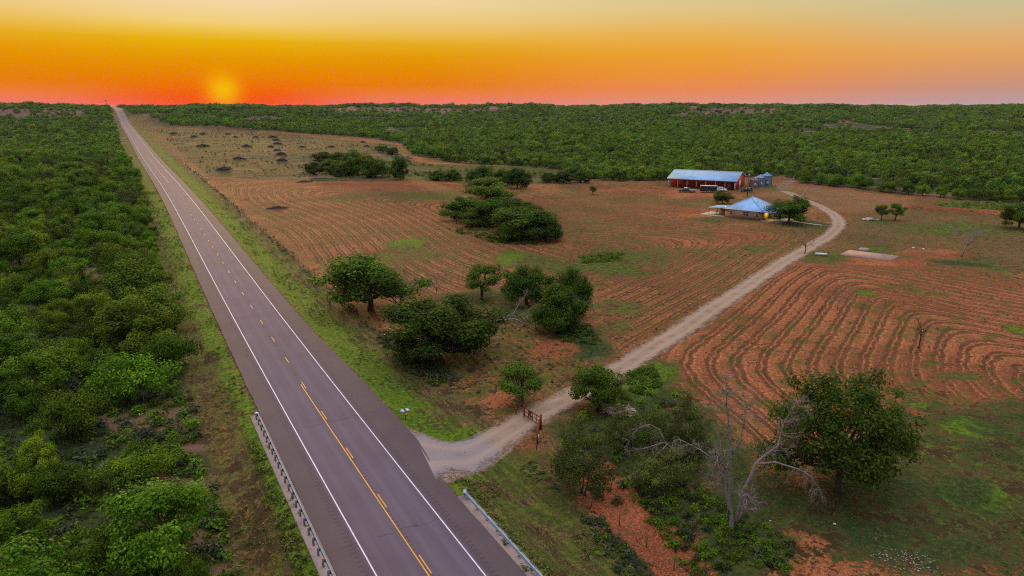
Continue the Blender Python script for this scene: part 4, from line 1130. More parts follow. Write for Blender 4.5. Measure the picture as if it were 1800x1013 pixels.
MB().tube([(0, 0, 1.5), (Lb * .97, .16, 1.5)], .08, 8).tube([(0, 0, 1.0), (Lb * .97, .16, 1.05)], .075, 8).tube([(0.05, 0, .3), (Lb * .97, .16, 1.4)], .07, 8).build('brace_rail', rust_red, b_)
sg = MB().box(-.42, -.17, .55, .08, -.14, 1.15).build('sign', white_trim, b_)
MB().box(-.30, -.176, .72, -.04, -.171, .82).box(-.26, -.176, .88, -.08, -.171, 1.02).build('sign_marking', black_paint, sg)
pp = P(907, 729); po = thing('gate_post', 'single red pipe post left of the ranch gate', 'post', pp)
MB().tube([(0, 0, -.3), (0, 0, 1.35)], .085, 10).build('shaft', rust_red, po); MB().lathe([(.1, 1.35), (.1, 1.39), (0, 1.41)], 10).build('cap', rust_red, po)

# ------------------------------------------------------------------ wire fences
def wire_fence(label, line, gap, h, wires, post_mat, pr=.035, wobble=.05, wr=.008):
    base = line[0]; o = thing('wire_fence', label, 'fence', base)
    s = np.concatenate([[0], np.cumsum([(b - a).length for a, b in zip(line[:-1], line[1:])])]); q = np.arange(0, s[-1], gap)
    xs = np.interp(q, s, [p.x for p in line]); ys = np.interp(q, s, [p.y for p in line]); zs = hgt(xs, ys); r_ = random.Random(4)
    tops = []
    for x, y, z in zip(xs, ys, zs):
        b0 = Vector((x, y, z)) - base; lean = Vector((r_.uniform(-wobble, wobble), r_.uniform(-wobble, wobble), 0))
        MB().tube([b0 - Vector((0, 0, .2)), b0 + lean + Vector((0, 0, h))], pr, 6).build('post', post_mat, o); tops.append((b0, lean))
    w = MB()
    for k in wires: w.tube([b0 + l * k + Vector((0, 0, h * k)) for b0, l in tops], wr, 3)
    w.build('wires', wire_m, o)
def road_line(d, y0, y1, n=60): return [Vector((*road_pt(y, d), 0)) + Vector((0, 0, H(*road_pt(y, d)))) for y in np.linspace(y0, y1, n)]
wire_fence('long wire fence between the right verge and the tilled fields', road_line(16.0, P(860, 718).y, 470), 5.2, 1.25, (.35, .6, .95), rust_post, .045)
wire_fence('wire fence on thin posts along the red creek bank', [P(943, 792), P(985, 842), P(1030, 884), P(1088, 925), P(1135, 962), P(1161, 984), P(1215, 1030), P(1300, 1100)], 3.4, 1.25, (.3, .6, .95), rust_post, .045)
wire_fence('low yard fence in front of the brick house', [P(1205, 381), P(1255, 388), P(1320, 396), P(1375, 401), P(1432, 402), P(1448, 392)], 2.6, 1.35, (.4, .95), galv_dark, .035, .02, .012)
st = P(254, 712); s1 = thing('marker_stake', 'thin pale stake standing in the low weeds by the mesquites', 'stake', st)
MB().tube([(0, 0, -.2), (0.02, 0, 1.9)], [.05, .04], 6).build('shaft', deadwood, s1); MB().box(-.05, -.05, 1.9, .09, .05, 1.96).build('cap', deadwood, s1)
st = P(290, 1010); s1 = thing('marker_post', 'short orange brown post at the bottom of the picture, right of the biggest mesquite', 'post', st)
MB().tube([(0, 0, -.2), (0, 0, 1.0)], .05, 6).build('shaft', mail_yellow, s1); MB().tube([(0, 0, 1.0), (0, 0, 1.06)], .06, 6).build('cap', rust_post, s1)

# ------------------------------------------------------------------ barn
FL, FR = P(1175.5, 331.2), P(1292, 335.5)
rzb = rad(-27.0); LB = 29.0; DB, EV, RG = 25.0, 4.1, 6.9
FL = FR - Vector((math.cos(rzb), math.sin(rzb), 0)) * LB
zb_ = FR.z - .1
barn = thing('barn', 'long red metal barn with a pale blue roof and open front bays', 'barn', (FL.x, FL.y, zb_), rzb)
w = MB()
w.box(0, DB - .15, -.4, LB, DB, EV)
w.box(.2, 4.2, -.4, LB - .2, 4.35, EV + .6)
w.build('wall', red_sheet, barn)
def gable(x0, x1, y0):
    m_ = MB(); pr = [(y0, -.4), (DB - .16, -.4), (DB - .16, EV), (DB / 2, RG - .12), (y0, EV - .05 + (RG - EV) * y0 / (DB / 2))]
    n = len(pr); vs = [(x0, y, z) for y, z in pr] + [(x1, y, z) for y, z in pr]
    m_.add(vs, [tuple(range(n)), tuple(reversed(range(n, 2 * n)))] + [((i + 1) % n, i, i + n, (i + 1) % n + n) for i in range(n)])
    return m_
gable(0, .15, 4.36).build('gable', red_sheet_y, barn); gable(LB - .15, LB, 0.02).build('gable', red_sheet_y, barn)
rf = MB(); ov = .45; th = .14
for s_ in (0, 1):
    ya, za = (-ov, EV - (RG - EV) * ov / (DB / 2)), None
    y_e, z_e = (-ov, EV + .02 - (RG - EV) / (DB / 2) * ov) if s_ == 0 else (DB + ov, EV + .02 - (RG - EV) / (DB / 2) * ov)
    vs = [(-ov, y_e, z_e), (LB + ov, y_e, z_e), (LB + ov, DB / 2, RG), (-ov, DB / 2, RG)]
    vs += [(x, y, z + th) for x, y, z in vs]
    rf.add(vs, [(3, 2, 1, 0), (4, 5, 6, 7), (0, 1, 5, 4), (1, 2, 6, 5), (2, 3, 7, 6), (3, 0, 4, 7)])
roof_o = rf.build('roof', roof_metal, barn)
MB().bar((-ov, DB / 2, RG + th + .02), (LB + ov, DB / 2, RG + th + .02), .5, .08).build('ridge_cap', white_trim, roof_o)
tr_ = MB(); ze = EV + .02 - (RG - EV) / (DB / 2) * ov
tr_.bar((-ov - .03, -ov - .04, ze + .05), (LB + ov + .03, -ov - .04, ze + .05), .06, .26)
for x in (-ov - .04, LB + ov + .04):
    tr_.bar((x, -ov, ze + .05), (x, DB / 2, RG + .05), .07, .30).bar((x, DB + ov, ze + .05), (x, DB / 2, RG + .05), .07, .30)
for x in (LB + .03,):
    tr_.box(x, 0, -.3, x + .05, .35, EV - .2).box(x, DB - .5, -.3, x + .05, DB - .17, EV - .2)
tr_.build('trim', white_trim, barn)
for i, x in enumerate(np.linspace(.25, LB - .3, 8)):
    MB().box(x - .16, .02, -.4, x + .16, .30, EV - .12).bar((x, .16, EV - 1.0), (x + .8, .16, EV - .2), .12).build('post', white_trim if i in (0, 7) else beige, barn)
MB().box(.42, .06, EV - .45, LB - .47, .2, EV - .14).build('header_beam', beige, barn)
d0 = MB().box(LB + .02, 9.0, -.3, LB + .08, 12.8, 3.6).build('door', white_trim, barn)
MB().box(LB + .085, 9.3, 1.5, LB + .12, 9.4, 1.8).build('handle', galv_dark, d0)
d1 = MB().box(LB * .86, 4.10, -.3, LB * .86 + 1.5, 4.19, 2.6).build('door', beige, barn)
MB().box(LB * .86 + 1.25, 4.06, 1.0, LB * .86 + 1.35, 4.095, 1.12).build('handle', galv_dark, d1)
MB().box(.3, .35, -.35, LB - .3, 4.19, .06).build('floor_slab', concrete, barn)

# ------------------------------------------------------------------ brick house
FL, FR = P(1274, 380.9), P(1338.5, 388.3)
rzh = math.atan2(FR.y - FL.y, FR.x - FL.x); LH = (FR.xy - FL.xy).length; DH, EH = 12.6, 2.8
house = thing('brick_house', 'small brick house with a pale blue hipped metal roof and two porches', 'house', (FL.x, FL.y, min(FL.z, FR.z)), rzh)
MB().box(0, 0, -.4, LH, DH, EH).build('wall', brick, house)
o_ = .5; hz = EH + .02; ap = 6.5
e = [(-o_, -o_, hz), (LH + o_, -o_, hz), (LH + o_, DH + o_, hz), (-o_, DH + o_, hz)]
r1, r2 = (LH / 2, DH / 2 - 1.0, ap), (LH / 2, DH / 2 + 1.0, ap)
hip = MB().add(e + [r1, r2] + [(x, y, z - .1) for x, y, z in e], [(0, 1, 4), (2, 3, 5), (3, 2, 1, 0)[::-1] if 0 else (1, 2, 5, 4), (3, 0, 4, 5), (9, 8, 7, 6), (0, 6, 7, 1), (1, 7, 8, 2), (2, 8, 9, 3), (3, 9, 6, 0)])
hip_o = hip.build('roof', roof_metal, house)
rc = MB()
for c_, r_ in ((e[0], r1), (e[1], r1), (e[2], r2), (e[3], r2), (r1, r2)): rc.bar(Vector(c_) + Vector((0, 0, .05)), Vector(r_) + Vector((0, 0, .05)), .22, .06)
rc.build('ridge_cap', galv, hip_o)
MB().tube([(LH * .72, 4.2, 4.0), (LH * .72, 4.2, 5.4)], .12, 8).build('vent_pipe', galv_dark, hip_o)
MB().bar((-o_, -o_ - .03, hz - .03), (LH + o_, -o_ - .03, hz - .03), .05, .2).build('fascia', white_trim, house)
for fx, ww, z0, z1 in ((.17, .85, 1.05, 2.15), (.57, 1.7, .95, 2.25), (.87, .8, .95, 2.2)):
    x0 = LH * fx - ww / 2
    f_ = MB().bar((x0, -.04, z0), (x0 + ww, -.04, z0), .1, .12).bar((x0, -.04, z1), (x0 + ww, -.04, z1), .1, .12)
    for x in ([x0, x0 + ww / 2, x0 + ww] if ww > 1.2 else [x0, x0 + ww]): f_.bar((x, -.045, z0), (x, -.045, z1), .12, .1)
    f_.bar((x0, -.045, (z0 + z1) / 2), (x0 + ww, -.045, (z0 + z1) / 2), .06, .06)
    wo = f_.build('window', white_trim, house)
    MB().box(x0, -.02, z0, x0 + ww, -.012, z1).build('pane', glass_m, wo)
# porch on the left
MB().add([(-6.3, .4, 2.35), (-.52, .4, 2.8), (-.52, 7.4, 2.8), (-6.3, 7.4, 2.35), (-6.3, .4, 2.47), (-.52, .4, 2.92), (-.52, 7.4, 2.92), (-6.3, 7.4, 2.47)], [(3, 2, 1, 0), (4, 5, 6, 7), (0, 1, 5, 4), (1, 2, 6, 5), (2, 3, 7, 6), (3, 0, 4, 7)]).build('porch_roof', roof_metal_y, house)
sc_ = MB()
for x in np.arange(-6.1, -.7, .55): sc_.box(x, .30, 2.22 + (x + 6.1) * .08, x + .26, .36, 2.42 + (x + 6.1) * .08)
sc_.build('porch_trim', white_trim, house)
for x, y in ((-6.0, .6), (-6.0, 7.0), (-3.2, .6)): MB().box(x - .07, y - .07, -.2, x + .07, y + .07, 2.36).build('porch_post', galv_dark, house)
MB().box(-3.6, 3.2, -.2, -.02, 3.6, 2.1).build('porch_wall', brick, house)
MB().box(-8.6, -.8, -.35, -.02, 7.2, .1).build('porch_floor', pale_concrete, house)
# lit porch on the right
MB().add([(LH + .52, -.3, 2.78), (LH + 4.2, -.3, 2.4), (LH + 4.2, 9, 2.4), (LH + .52, 9, 2.78), (LH + .52, -.3, 2.9), (LH + 4.2, -.3, 2.52), (LH + 4.2, 9, 2.52), (LH + .52, 9, 2.9)], [(3, 2, 1, 0), (4, 5, 6, 7), (0, 1, 5, 4), (1, 2, 6, 5), (2, 3, 7, 6), (3, 0, 4, 7)]).build('porch_roof', roof_metal_y, house)
for x, y in ((LH + 4.0, -.1), (LH + 4.0, 4.4), (LH + 4.0, 8.8)): MB().box(x - .08, y - .08, -.2, x + .08, y + .08, 2.41).build('porch_post', wood_post, house)
MB().box(LH + .02, -.6, -.35, LH + 6.5, 9.2, .1).build('porch_floor', pale_concrete, house)
yw = simple_mat('lamplight tinted wall', (.62, .38, .10), .8, var=.08)  # yellow lamplight on the brick, put into the wall colour
MB().box(LH + .005, 1.6, 0, LH + .06, 9, 2.75).build('porch_wall', yw, house)
pd = MB().box(LH + .065, 5.0, .1, LH + .12, 6.0, 2.2).build('door', wood_post, house)
MB().box(LH + .125, 5.1, 1.05, LH + .16, 5.2, 1.15).build('handle', steel_m, pd)
lm, t_, b2 = new_mat('lit bulb'); b2.inputs['Emission Color'].default_value = (1, .72, .25, 1); b2.inputs['Emission Strength'].default_value = 30
lo = MB().lathe([(0, 2.0), (.08, 2.04), (.11, 2.13), (.08, 2.22), (.03, 2.26)], 12, LH + .7, 3.6).build('porch_lamp', lm, house)
pl = bpy.data.lights.new('porch light', 'POINT'); pl.energy = 170; pl.color = (1, .66, .16); pl.shadow_soft_size = .15
plo = bpy.data.objects.new('porch_light', pl); C.objects.link(plo); plo.parent = house; plo.location = (LH + 1.6, 2.6, 2.0)
wk = resample(np.array([P(1392, 389).xy[:], P(1420, 393).xy[:], P(1450, 397).xy[:]]), 1.0)
structure(link('path', drape('path', wk, lambda a: .55, .05), None, pale_concrete))

# ------------------------------------------------------------------ grain bins
def grain_bin(label, loc, R, Hh, body, cap):
    o = thing('grain_bin', label, 'grain bin', loc, .3, 'grain bins beside the barn')
    prof = [(R, -.3)]
    for k in range(int(Hh / .22)): prof += [(R, k * .22), (R + .035, k * .22 + .11)]
    prof.append((R, Hh)); MB().lathe(prof, 32).build('body', body, o, smooth=False)
    c = MB().lathe([(R + .16, Hh - .06), (R + .16, Hh), (.35, Hh + R * .52), (.35, Hh + R * .52 + .2), (0, Hh + R * .52 + .24)], 32)
    for k in range(16):
        a = k * math.pi / 8; c.bar((math.cos(a) * (R + .14), math.sin(a) * (R + .14), Hh + .02), (.36 * math.cos(a), .36 * math.sin(a), Hh + R * .52 + .02), .07, .06)
    c.build('roof', cap, o)
    a = -1.9; px, py = math.cos(a) * (R + .02), math.sin(a) * (R + .02); d = Vector((-math.sin(a), math.cos(a), 0))
    MB().bar(Vector((px, py, .4)) , Vector((px, py, 2.0)), .75, .12, up=(math.cos(a), math.sin(a), 0)).build('hatch', galv, o)
    l = MB()
    a = -.9; q = Vector((math.cos(a), math.sin(a), 0)) * (R + .14); d = Vector((-math.sin(a), math.cos(a), 0)) * .2
    l.bar(q + d, q + d + Vector((0, 0, Hh)), .05).bar(q - d, q - d + Vector((0, 0, Hh)), .05)
    for z in np.arange(.3, Hh, .4): l.bar(q - d + Vector((0, 0, z)), q + d + Vector((0, 0, z)), .035)
    l.build('ladder', galv_dark, o)
grain_bin('tallest silver grain bin with a blue cone roof, right end of the row', P(1346.5, 326.5), 2.25, 4.6, silo_m, cap_m)
grain_bin('silver grain bin with a blue cone roof, between two others', P(1335.5, 328), 2.1, 4.1, silo_m, cap_m)
grain_bin('old streaked grain bin with a rusted roof next to the barn', P(1324.5, 329.5), 1.95, 3.3, silo_rust, cap_rust)

# ------------------------------------------------------------------ utility pole
p = P(1313, 347); up = thing('utility_pole', 'dark wooden utility pole between the house and the barn', 'utility pole', p, rzb)
MB().tube([(0, 0, -.5), (0, 0, 10.6)], [.17, .11], 10).build('pole', wood_post, up)
ca = MB().box(-1.1, -.05, 9.7, 1.1, .05, 9.84).build('crossarm', wood_post, up)
for x in (-1, -.5, .5, 1): MB().tube([(x, 0, 9.84), (x, 0, 10.06)], .05, 6).build('insulator', steel_m, ca)
MB().tube([(.3, 0, 8.1), (.3, 0, 9.1)], .25, 12).build('transformer', galv, up)

# ------------------------------------------------------------------ vehicles
def wheel(o, x, y, r, w=.24):
    t_ = MB().tube([(x, y - w / 2, r), (x, y + w / 2, r)], r, 18).build('wheel', tyre_m, o)
    MB().tube([(x, y - w / 2 - .012, r), (x, y + w / 2 + .012, r)], r * .58, 14).build('rim', steel_m, t_)
def vehicle(name, label, cat, loc, rz, L, W, body, belt, cabin, paint, roof_paint, bed=None, r=.38):
    """body: lower side profile, cabin: (x0, x1, x2, x3, z) windscreen foot/top, rear top/foot; front is +x"""
    o = thing(name, label, cat, loc, rz)
    MB().prism(body, -W / 2, W / 2).build('body', paint, o, bevel=.05)
    x0, x1, x2, x3, zt = cabin; i = .12
    vs = [(x0, -W / 2 + .06, belt), (x0, W / 2 - .06, belt), (x3, W / 2 - .06, belt), (x3, -W / 2 + .06, belt), (x1, -W / 2 + i + .1, zt), (x1, W / 2 - i - .1, zt), (x2, W / 2 - i - .1, zt), (x2, -W / 2 + i + .1, zt)]
    MB().add(vs, [(3, 2, 1, 0)[::-1], (4, 7, 6, 5), (0, 1, 5, 4), (1, 2, 6, 5), (2, 3, 7, 6), (3, 0, 4, 7)]).build('windows', glass_m, o)
    MB().box(min(x1, x2) - .06, -W / 2 + i + .06, zt, max(x1, x2) + .06, W / 2 - i - .06, zt + .07).build('roof', roof_paint, o, bevel=.03)
    pl_ = MB()
    for s in (-1, 1):
        yb, yt = s * (W / 2 - .055), s * (W / 2 - i - .095)
        pl_.bar((x0, yb, belt), (x1, yt, zt), .08).bar((x3, yb, belt), (x2, yt, zt), .1).bar(((x0 + x3) / 2, yb, belt), ((x1 + x2) / 2, yt, zt), .08)
    pl_.build('pillars', paint, o)
    xf = max(q[0] for q in body)
    for s in (-1, 1): MB().box(xf - .06, s * (W / 2 - .42) - .14, belt - .38, xf + .02, s * (W / 2 - .42) + .14, belt - .18).build('headlight', lens_m, o)
    MB().box(xf - .02, -W / 2 + .05, .38, xf + .1, W / 2 - .05, .58).build('bumper', steel_m, o)
    for x in (L * .31, -L * .31):
        for s in (-1, 1): wheel(o, x, s * (W / 2 - .1), r)
    if bed:
        MB().box(bed[0], -W / 2 - .12, bed[2], bed[1], W / 2 + .12, bed[2] + .14).bar((bed[1] - .05, -W / 2, bed[2] + .14), (bed[1] - .05, -W / 2, bed[2] + 1.0), .08).bar((bed[1] - .05, W / 2, bed[2] + .14), (bed[1] - .05, W / 2, bed[2] + 1.0), .08).bar((bed[1] - .05, -W / 2, bed[2] + 1.0), (bed[1] - .05, W / 2, bed[2] + 1.0), .08).build('flatbed', galv, o)
    return o
truck_body = [(-3.4, .55), (-2.3, .42), (3.2, .42), (3.4, .6), (3.4, .95), (3.2, 1.15), (1.75, 1.22), (-.55, 1.22), (-.6, .95), (-3.4, .95)]
vehicle('pickup_truck', 'dark pickup truck with a pale flatbed parked before the barn', 'truck', P(1207.5, 338.4), rad(-14) + math.pi, 6.8, 1.95, truck_body, 1.2, (1.9, 1.15, -.35, -.6, 1.88), dark_paint, white_car, (-3.5, -.7, .98), .42)  # white roof colour paints in the reflection on the dark cab
suv = [(-2.35, .5), (-2.0, .36), (2.1, .36), (2.35, .55), (2.35, .9), (2.1, 1.05), (1.2, 1.12), (-2.3, 1.15), (-2.4, .9)]
vehicle('car', 'dark car parked at the right end of the barn', 'car', P(1312, 337.4), rad(-14) + math.pi, 4.8, 1.9, suv, 1.12, (1.25, .6, -1.9, -2.3, 1.75), dark_paint, black_paint, None, .37)
vehicle('car', 'white car half hidden behind the round tree in front of the barn', 'car', P(1267, 336.3), rzb, 4.8, 1.9, suv, 1.12, (1.25, .6, -1.7, -2.25, 1.68), white_car, white_car, None, .36)
p = P(1245, 338.6); tl = thing('cargo_trailer', 'black enclosed cargo trailer with a white roof', 'trailer', p, rad(-14))
MB().box(-3.3, -1.15, .55, 3.3, 1.15, 2.75).build('body', black_paint, tl, bevel=.06)
MB().box(-3.34, -1.18, 2.76, 3.34, 1.18, 2.86).build('roof', white_trim, tl)
MB().bar((3.3, -.6, .6), (4.6, 0, .55), .1).bar((3.3, .6, .6), (4.6, 0, .55), .1).build('tongue', galv_dark, tl)
dr = MB().box(-3.345, -1.0, .7, -3.31, 1.0, 2.6).build('door', black_paint, tl); MB().bar((-3.37, .1, .9), (-3.37, .1, 2.3), .05).build('handle', steel_m, dr)
for x in (-.45, .45):
    for s in (-1, 1): wheel(tl, x, s * 1.08, .36)
for s in (-1, 1): MB().box(-1.0, s * 1.2 - .04, .68, 1.0, s * 1.2 + .04, .80).build('fender', steel_m, tl)

# ------------------------------------------------------------------ slab, trough, stones
q = [P(1493, 441), P(1580, 451.5), P(1566, 459), P(1477, 448.5)]
c0 = sum(q, Vector()) / 4
sl_ = thing('concrete_slab', 'bare concrete foundation slab beside the right tilled field', 'slab', c0)
def slab_mesh(pts, c, h, name, mat, par):
    vs = [(a.x - c.x, a.y - c.y, -.4) for a in pts] + [(a.x - c.x, a.y - c.y, h) for a in pts]; n = len(pts)
    r = list(range(n)); area = sum(vs[i][0] * vs[(i + 1) % n][1] - vs[(i + 1) % n][0] * vs[i][1] for i in range(n))
    f = [tuple(reversed(r)), tuple(i + n for i in r)] + [(i, (i + 1) % n, (i + 1) % n + n, i + n) for i in range(n)]
    if area < 0: f = [tuple(reversed(k)) for k in f]
    return MB().add(vs, f).build(name, mat, par)
slab_pink = simple_mat('old pinkish concrete', (.27, .19, .155), .9, var=.22, scale=.5, bump=.3, dirt=(.24, .12, .08))
slab_mesh(q, c0, .22, 'slab_top', slab_pink, sl_)
q2 = [P(1512, 438.5), P(1528, 440), P(1525, 442.6), P(1508, 441.2)]; slab_mesh(q2, c0, .42, 'step_block', concrete, sl_)
p = P(1443.5, 449); tg = thing('water_trough', 'pale rounded trough lying by the bare tree at the drive', 'trough', p, -.15)
MB().prism([(-.45, 0), (.45, 0), (.62, .5), (.52, .5), (.38, .12), (-.38, .12), (-.52, .5), (-.62, .5)], -.6, .6).build('basin', white_trim, tg)
tg.rotation_euler.z = 1.3; tg.scale = (1, 1.9, 1)
MB().box(-.64, -.66, .0, .64, -.605, .52).box(-.64, .605, .0, .64, .66, .52).build('end_plate', pale_concrete, tg)
def rock_mesh(r_, n, w, h, s0, s1):
    v, f = [], []
    ico = [(0, 0, 1), (.89, 0, .45), (.28, .85, .45), (-.72, .53, .45), (-.72, -.53, .45), (.28, -.85, .45), (.72, .53, -.45), (-.28, .85, -.45), (-.89, 0, -.45), (-.28, -.85, -.45), (.72, -.53, -.45), (0, 0, -1)]
    fi = [(0, 1, 2), (0, 2, 3), (0, 3, 4), (0, 4, 5), (0, 5, 1), (1, 6, 2), (2, 7, 3), (3, 8, 4), (4, 9, 5), (5, 10, 1), (6, 7, 2), (7, 8, 3), (8, 9, 4), (9, 10, 5), (10, 6, 1), (11, 7, 6), (11, 8, 7), (11, 9, 8), (11, 10, 9), (11, 6, 10)]
    for _ in range(n):
        a = r_.uniform(0, 6.28); q = r_.uniform(0, 1) ** .6; s = r_.uniform(s0, s1); c = np.array([math.cos(a) * q * w, math.sin(a) * q * w * .6, s * .3 + h * (1 - q) * r_.uniform(.3, 1)])
        b = len(v); sc = r_.uniform(.6, 1.2, 3) * s; ph = r_.uniform(0, 6.28); cs, sn = math.cos(ph), math.sin(ph)
        for x, y, z in ico:
            k = r_.uniform(.8, 1.15); x, y, z = x * sc[0] * k, y * sc[1] * k, z * sc[2] * .7 * k; v.append((c[0] + x * cs - y * sn, c[1] + x * sn + y * cs, c[2] + z))
        f += [tuple(i + b for i in t) for t in fi]
    return v, f
def rock_pile(label, u, v, n, w, h, s0, s1, seed, mat):
    vv, ff = rock_mesh(np.random.default_rng(seed), n, w, h, s0, s1); me = np_mesh('rock_pile', vv, ff); o = link('rock_pile', me, None, mat); o.location = P(u, v); tag(o, label, 'rock pile')
rock_pile('heap of pale stones at the foot of the small trees', 1530, 387.5, 30, 2.4, .6, .3, .7, 1, stone_m)
rock_pile('scatter of small white stones at the edge of the pasture', 1590, 988, 130, 2.7, .10, .04, .10, 2, simple_mat('white chalk stones', (.24, .21, .195), .9, var=.3))
rock_pile('single rounded boulder at the foot of the olive tree', 1028, 869, 1, .1, .1, .42, .5, 3, stone_m)
for k, (u, v, lab) in enumerate([(1354, 917, 'tiny white stone on the red patch near the dead tree'), (1467, 922, 'tiny white stone on the grass under the pecan'), (1605, 437, 'white stone above the right end of the slab'), (1623, 439, 'white stone farther right than the slab, beyond it')]):
    rock_pile(lab, u, v, 1, .02, .02, .14 if v > 800 else .4, .16 if v > 800 else .5, 20 + k, white_trim)
p = P(1609, 364); pi_ = thing('pipe', 'long pale pipe lying on the grass left of the earth bank', 'pipe', p, -.2)
MB().tube([(-2.6, 0, .15), (2.6, .1, .15)], .14, 8).build('barrel', pale_concrete, pi_); MB().tube([(-2.7, 0, .15), (-2.58, 0, .15)], .19, 8).build('collar', steel_m, pi_)

# ------------------------------------------------------------------ dead wood
def twigs(mb, rng, p, d, L, r, depth, droop=0.0, kids=(2, 4), wob=.22):
    pts = [np.array(p)]; d = np.array(d, float); d /= np.linalg.norm(d); n = 4
    for i in range(n):
        d = d + rng.normal(size=3) * wob * .5 + np.array([0, 0, -droop * .25]); d /= np.linalg.norm(d); pts.append(pts[-1] + d * L / n)
    mb.tube(pts, list(np.linspace(r, r * .45, n + 1)), 6 if r > .05 else 4 if r > .02 else 3, cap=True)
    if depth > 0:
        for k in range(rng.integers(*kids) + 1):
            i = rng.integers(1, n + 1) if k else n
            nd = d + rng.normal(size=3) * .75; twigs(mb, rng, pts[i], nd, L * rng.uniform(.5, .75), r * (.5 if k else .45), depth - 1, droop, kids, wob)
def dead_tree(label, u, vb, h_px, spread, seed, mat=deadwood, lean=(0, 0), nlimb=4, trunk_frac=.3, droop=.0, depth=4, r=.12, name='dead_tree', kids=(2, 4)):
    rng = np.random.default_rng(seed); p = P(u, vb); m = mpp(p); Hm = h_px * m * 1.1
    o = thing(name, label, 'dead tree', p); tk = MB()
    top = np.array([lean[0] * Hm * trunk_frac, lean[1] * Hm * trunk_frac, Hm * trunk_frac])
    tk.tube(limb_pts((0, 0, -.3), top, rng, 4, .06), [r * 1.5, r * 1.15, r, r * .9, r * .85], 9); tk.build('trunk', mat, o, smooth=True)
    br = MB()
    for k in range(nlimb):
        a = 2 * math.pi * k / nlimb + rng.uniform(-.4, .4)
        d = np.array([math.cos(a) * spread + lean[0], math.sin(a) * spread + lean[1], rng.uniform(.8, 1.3)])
        twigs(br, rng, top * rng.uniform(.85, 1.0), d, Hm * (1 - trunk_frac) * rng.uniform(.5, .75), r * .6, depth, droop, kids)
    br.build('branches', mat, o, smooth=True)
    return o
dead_tree('bare grey tree with one arching branch at the edge of the drive', 1413, 446, 36, .8, 3, greywood, (.15, 0), 4, .3, .1, 3, .16)
dead_tree('bare bleached tree leaning right, in the rough grass above the right field', 1688, 451, 46, .9, 4, deadwood, (.45, 0), 5, .4, .05, 4, .2)
dead_tree('small bare sapling with a pale foot in the tilled rows', 1472, 545, 42, .35, 5, greywood, (0, 0), 3, .35, 0, 3, .07)
dead_tree('two stemmed dark bare tree in the tilled rows above the pecan', 1615, 613, 55, .4, 6, simple_mat('dark dead wood', (.05, .035, .03), .9, var=.3), (0, 0), 4, .45, 0, 4, .09)
dead_tree('thin bare tree sticking up behind the biggest grove tree', 768, 530, 52, .5, 8, greywood, (0, 0), 4, .4, 0, 4, .09)
dead_tree('tangle of grey dead limbs against the right side of the big roadside tree', 700, 553, 74, 1.0, 9, greywood, (.15, -.1), 8, .22, .06, 4, .16)
dead_tree('drooping grey dead branches hanging at the right end of the grove', 1017, 574, 62, .5, 12, greywood, (0, 0), 5, .45, .5, 4, .08)
dead_tree('small grey dead shrub on the track by the roadside fence', 797, 675, 22, .6, 13, greywood, (0, 0), 6, .15, 0, 3, .03)

def limb_set(label, u, v, limbs, mat, seed, name, twig=(.55, 3), k_z=1.16, cat='dead tree', tw_droop=.0, parts=None):
    """limbs: list of ([(du, dv, depth), ...] in photograph pixels from the base, r0, r1, droop)"""
    p = P(u, v); m = mpp(p); rng = np.random.default_rng(seed); o = thing(name, label, cat, p)
    for j, (pts, r0, r1, dr) in enumerate(limbs):
        mb = MB(); q = [np.array([a * m, c, -b * m * k_z]) for a, b, c in pts]
        # refine
        f = [q[0]]
        for a, b in zip(q[:-1], q[1:]):
            f.append(a * .5 + b * .5 + rng.normal(size=3) * .04); f.append(b)
        mb.tube(f, list(np.linspace(r0 * .76, r1 * .55, len(f))), 8)
        for i in range(max(2, len(f) // 2), len(f)):
            for _ in range(3 if i < len(f) - 1 else 4):
                d = unit(f[i] - f[i - 1]) + rng.normal(size=3) * .8
                twigs(mb, rng, f[i], d, twig[0] * rng.uniform(.7, 1.5), max(.017, r1 * .6), twig[1], dr, (2, 4))
        mb.build('trunk' if j == 0 else 'limb', mat, o, smooth=True)
    return o
limb_set('large pale dead tree with forked trunk and drooping twigs, in front of the pecan', 1286, 934,
         [([(0, 6, 0), (-2, -25, 0), (-20, -80, .2), (-28, -110, .3), (-34, -125, .2)], .34, .12, .35),
          ([(-6, -30, 0), (-14, -90, .3), (-12, -125, .2), (-18, -165, .3), (-27, -205, .2), (-31, -240, 0)], .2, .06, .0),
          ([(2, -10, 0), (10, -60, -.2), (22, -92, -.2), (30, -115, -.1), (46, -128, 0), (68, -140, .3), (74, -175, .4), (88, -205, .3)], .26, .06, .0),
          ([(30, -115, -.1), (60, -121, -.5), (92, -114, -.8), (116, -104, -1.0), (130, -84, -1.2)], .14, .05, .9),
          ([(-12, -125, .2), (0, -150, 0), (6, -190, .2), (8, -205, .2)], .11, .05, .0),
          ([(-28, -110, .3), (-60, -128, .8), (-95, -142, 1.2)], .11, .05, .6),
          ([(6, -20, -.3), (14, -45, -.4), (17, -60, -.45)], .2, .15, .2)], simple_mat('grey dead wood', (.20, .168, .155), .85, var=.35, scale=4, bump=.5), 5, 'dead_tree', (.75, 4), tw_droop=.3)
limb_set('pale arching dead limbs sagging over the creek thicket', 1200, 845,
         [([(0, 0, 0), (-12, -45, .2), (-35, -62, .2), (-62, -56, 0), (-95, -50, 0)], .12, .04, .25),
          ([(-35, -62, .2), (-45, -82, .4), (-62, -90, .4), (-84, -84, .2), (-97, -68, 0)], .07, .025, .1),
          ([(-30, -60, .2), (-55, -40, -.4), (-85, -22, -.8), (-105, -12, -.9)], .08, .03, .25)], deadwood, 6, 'dead_tree', (.6, 3))
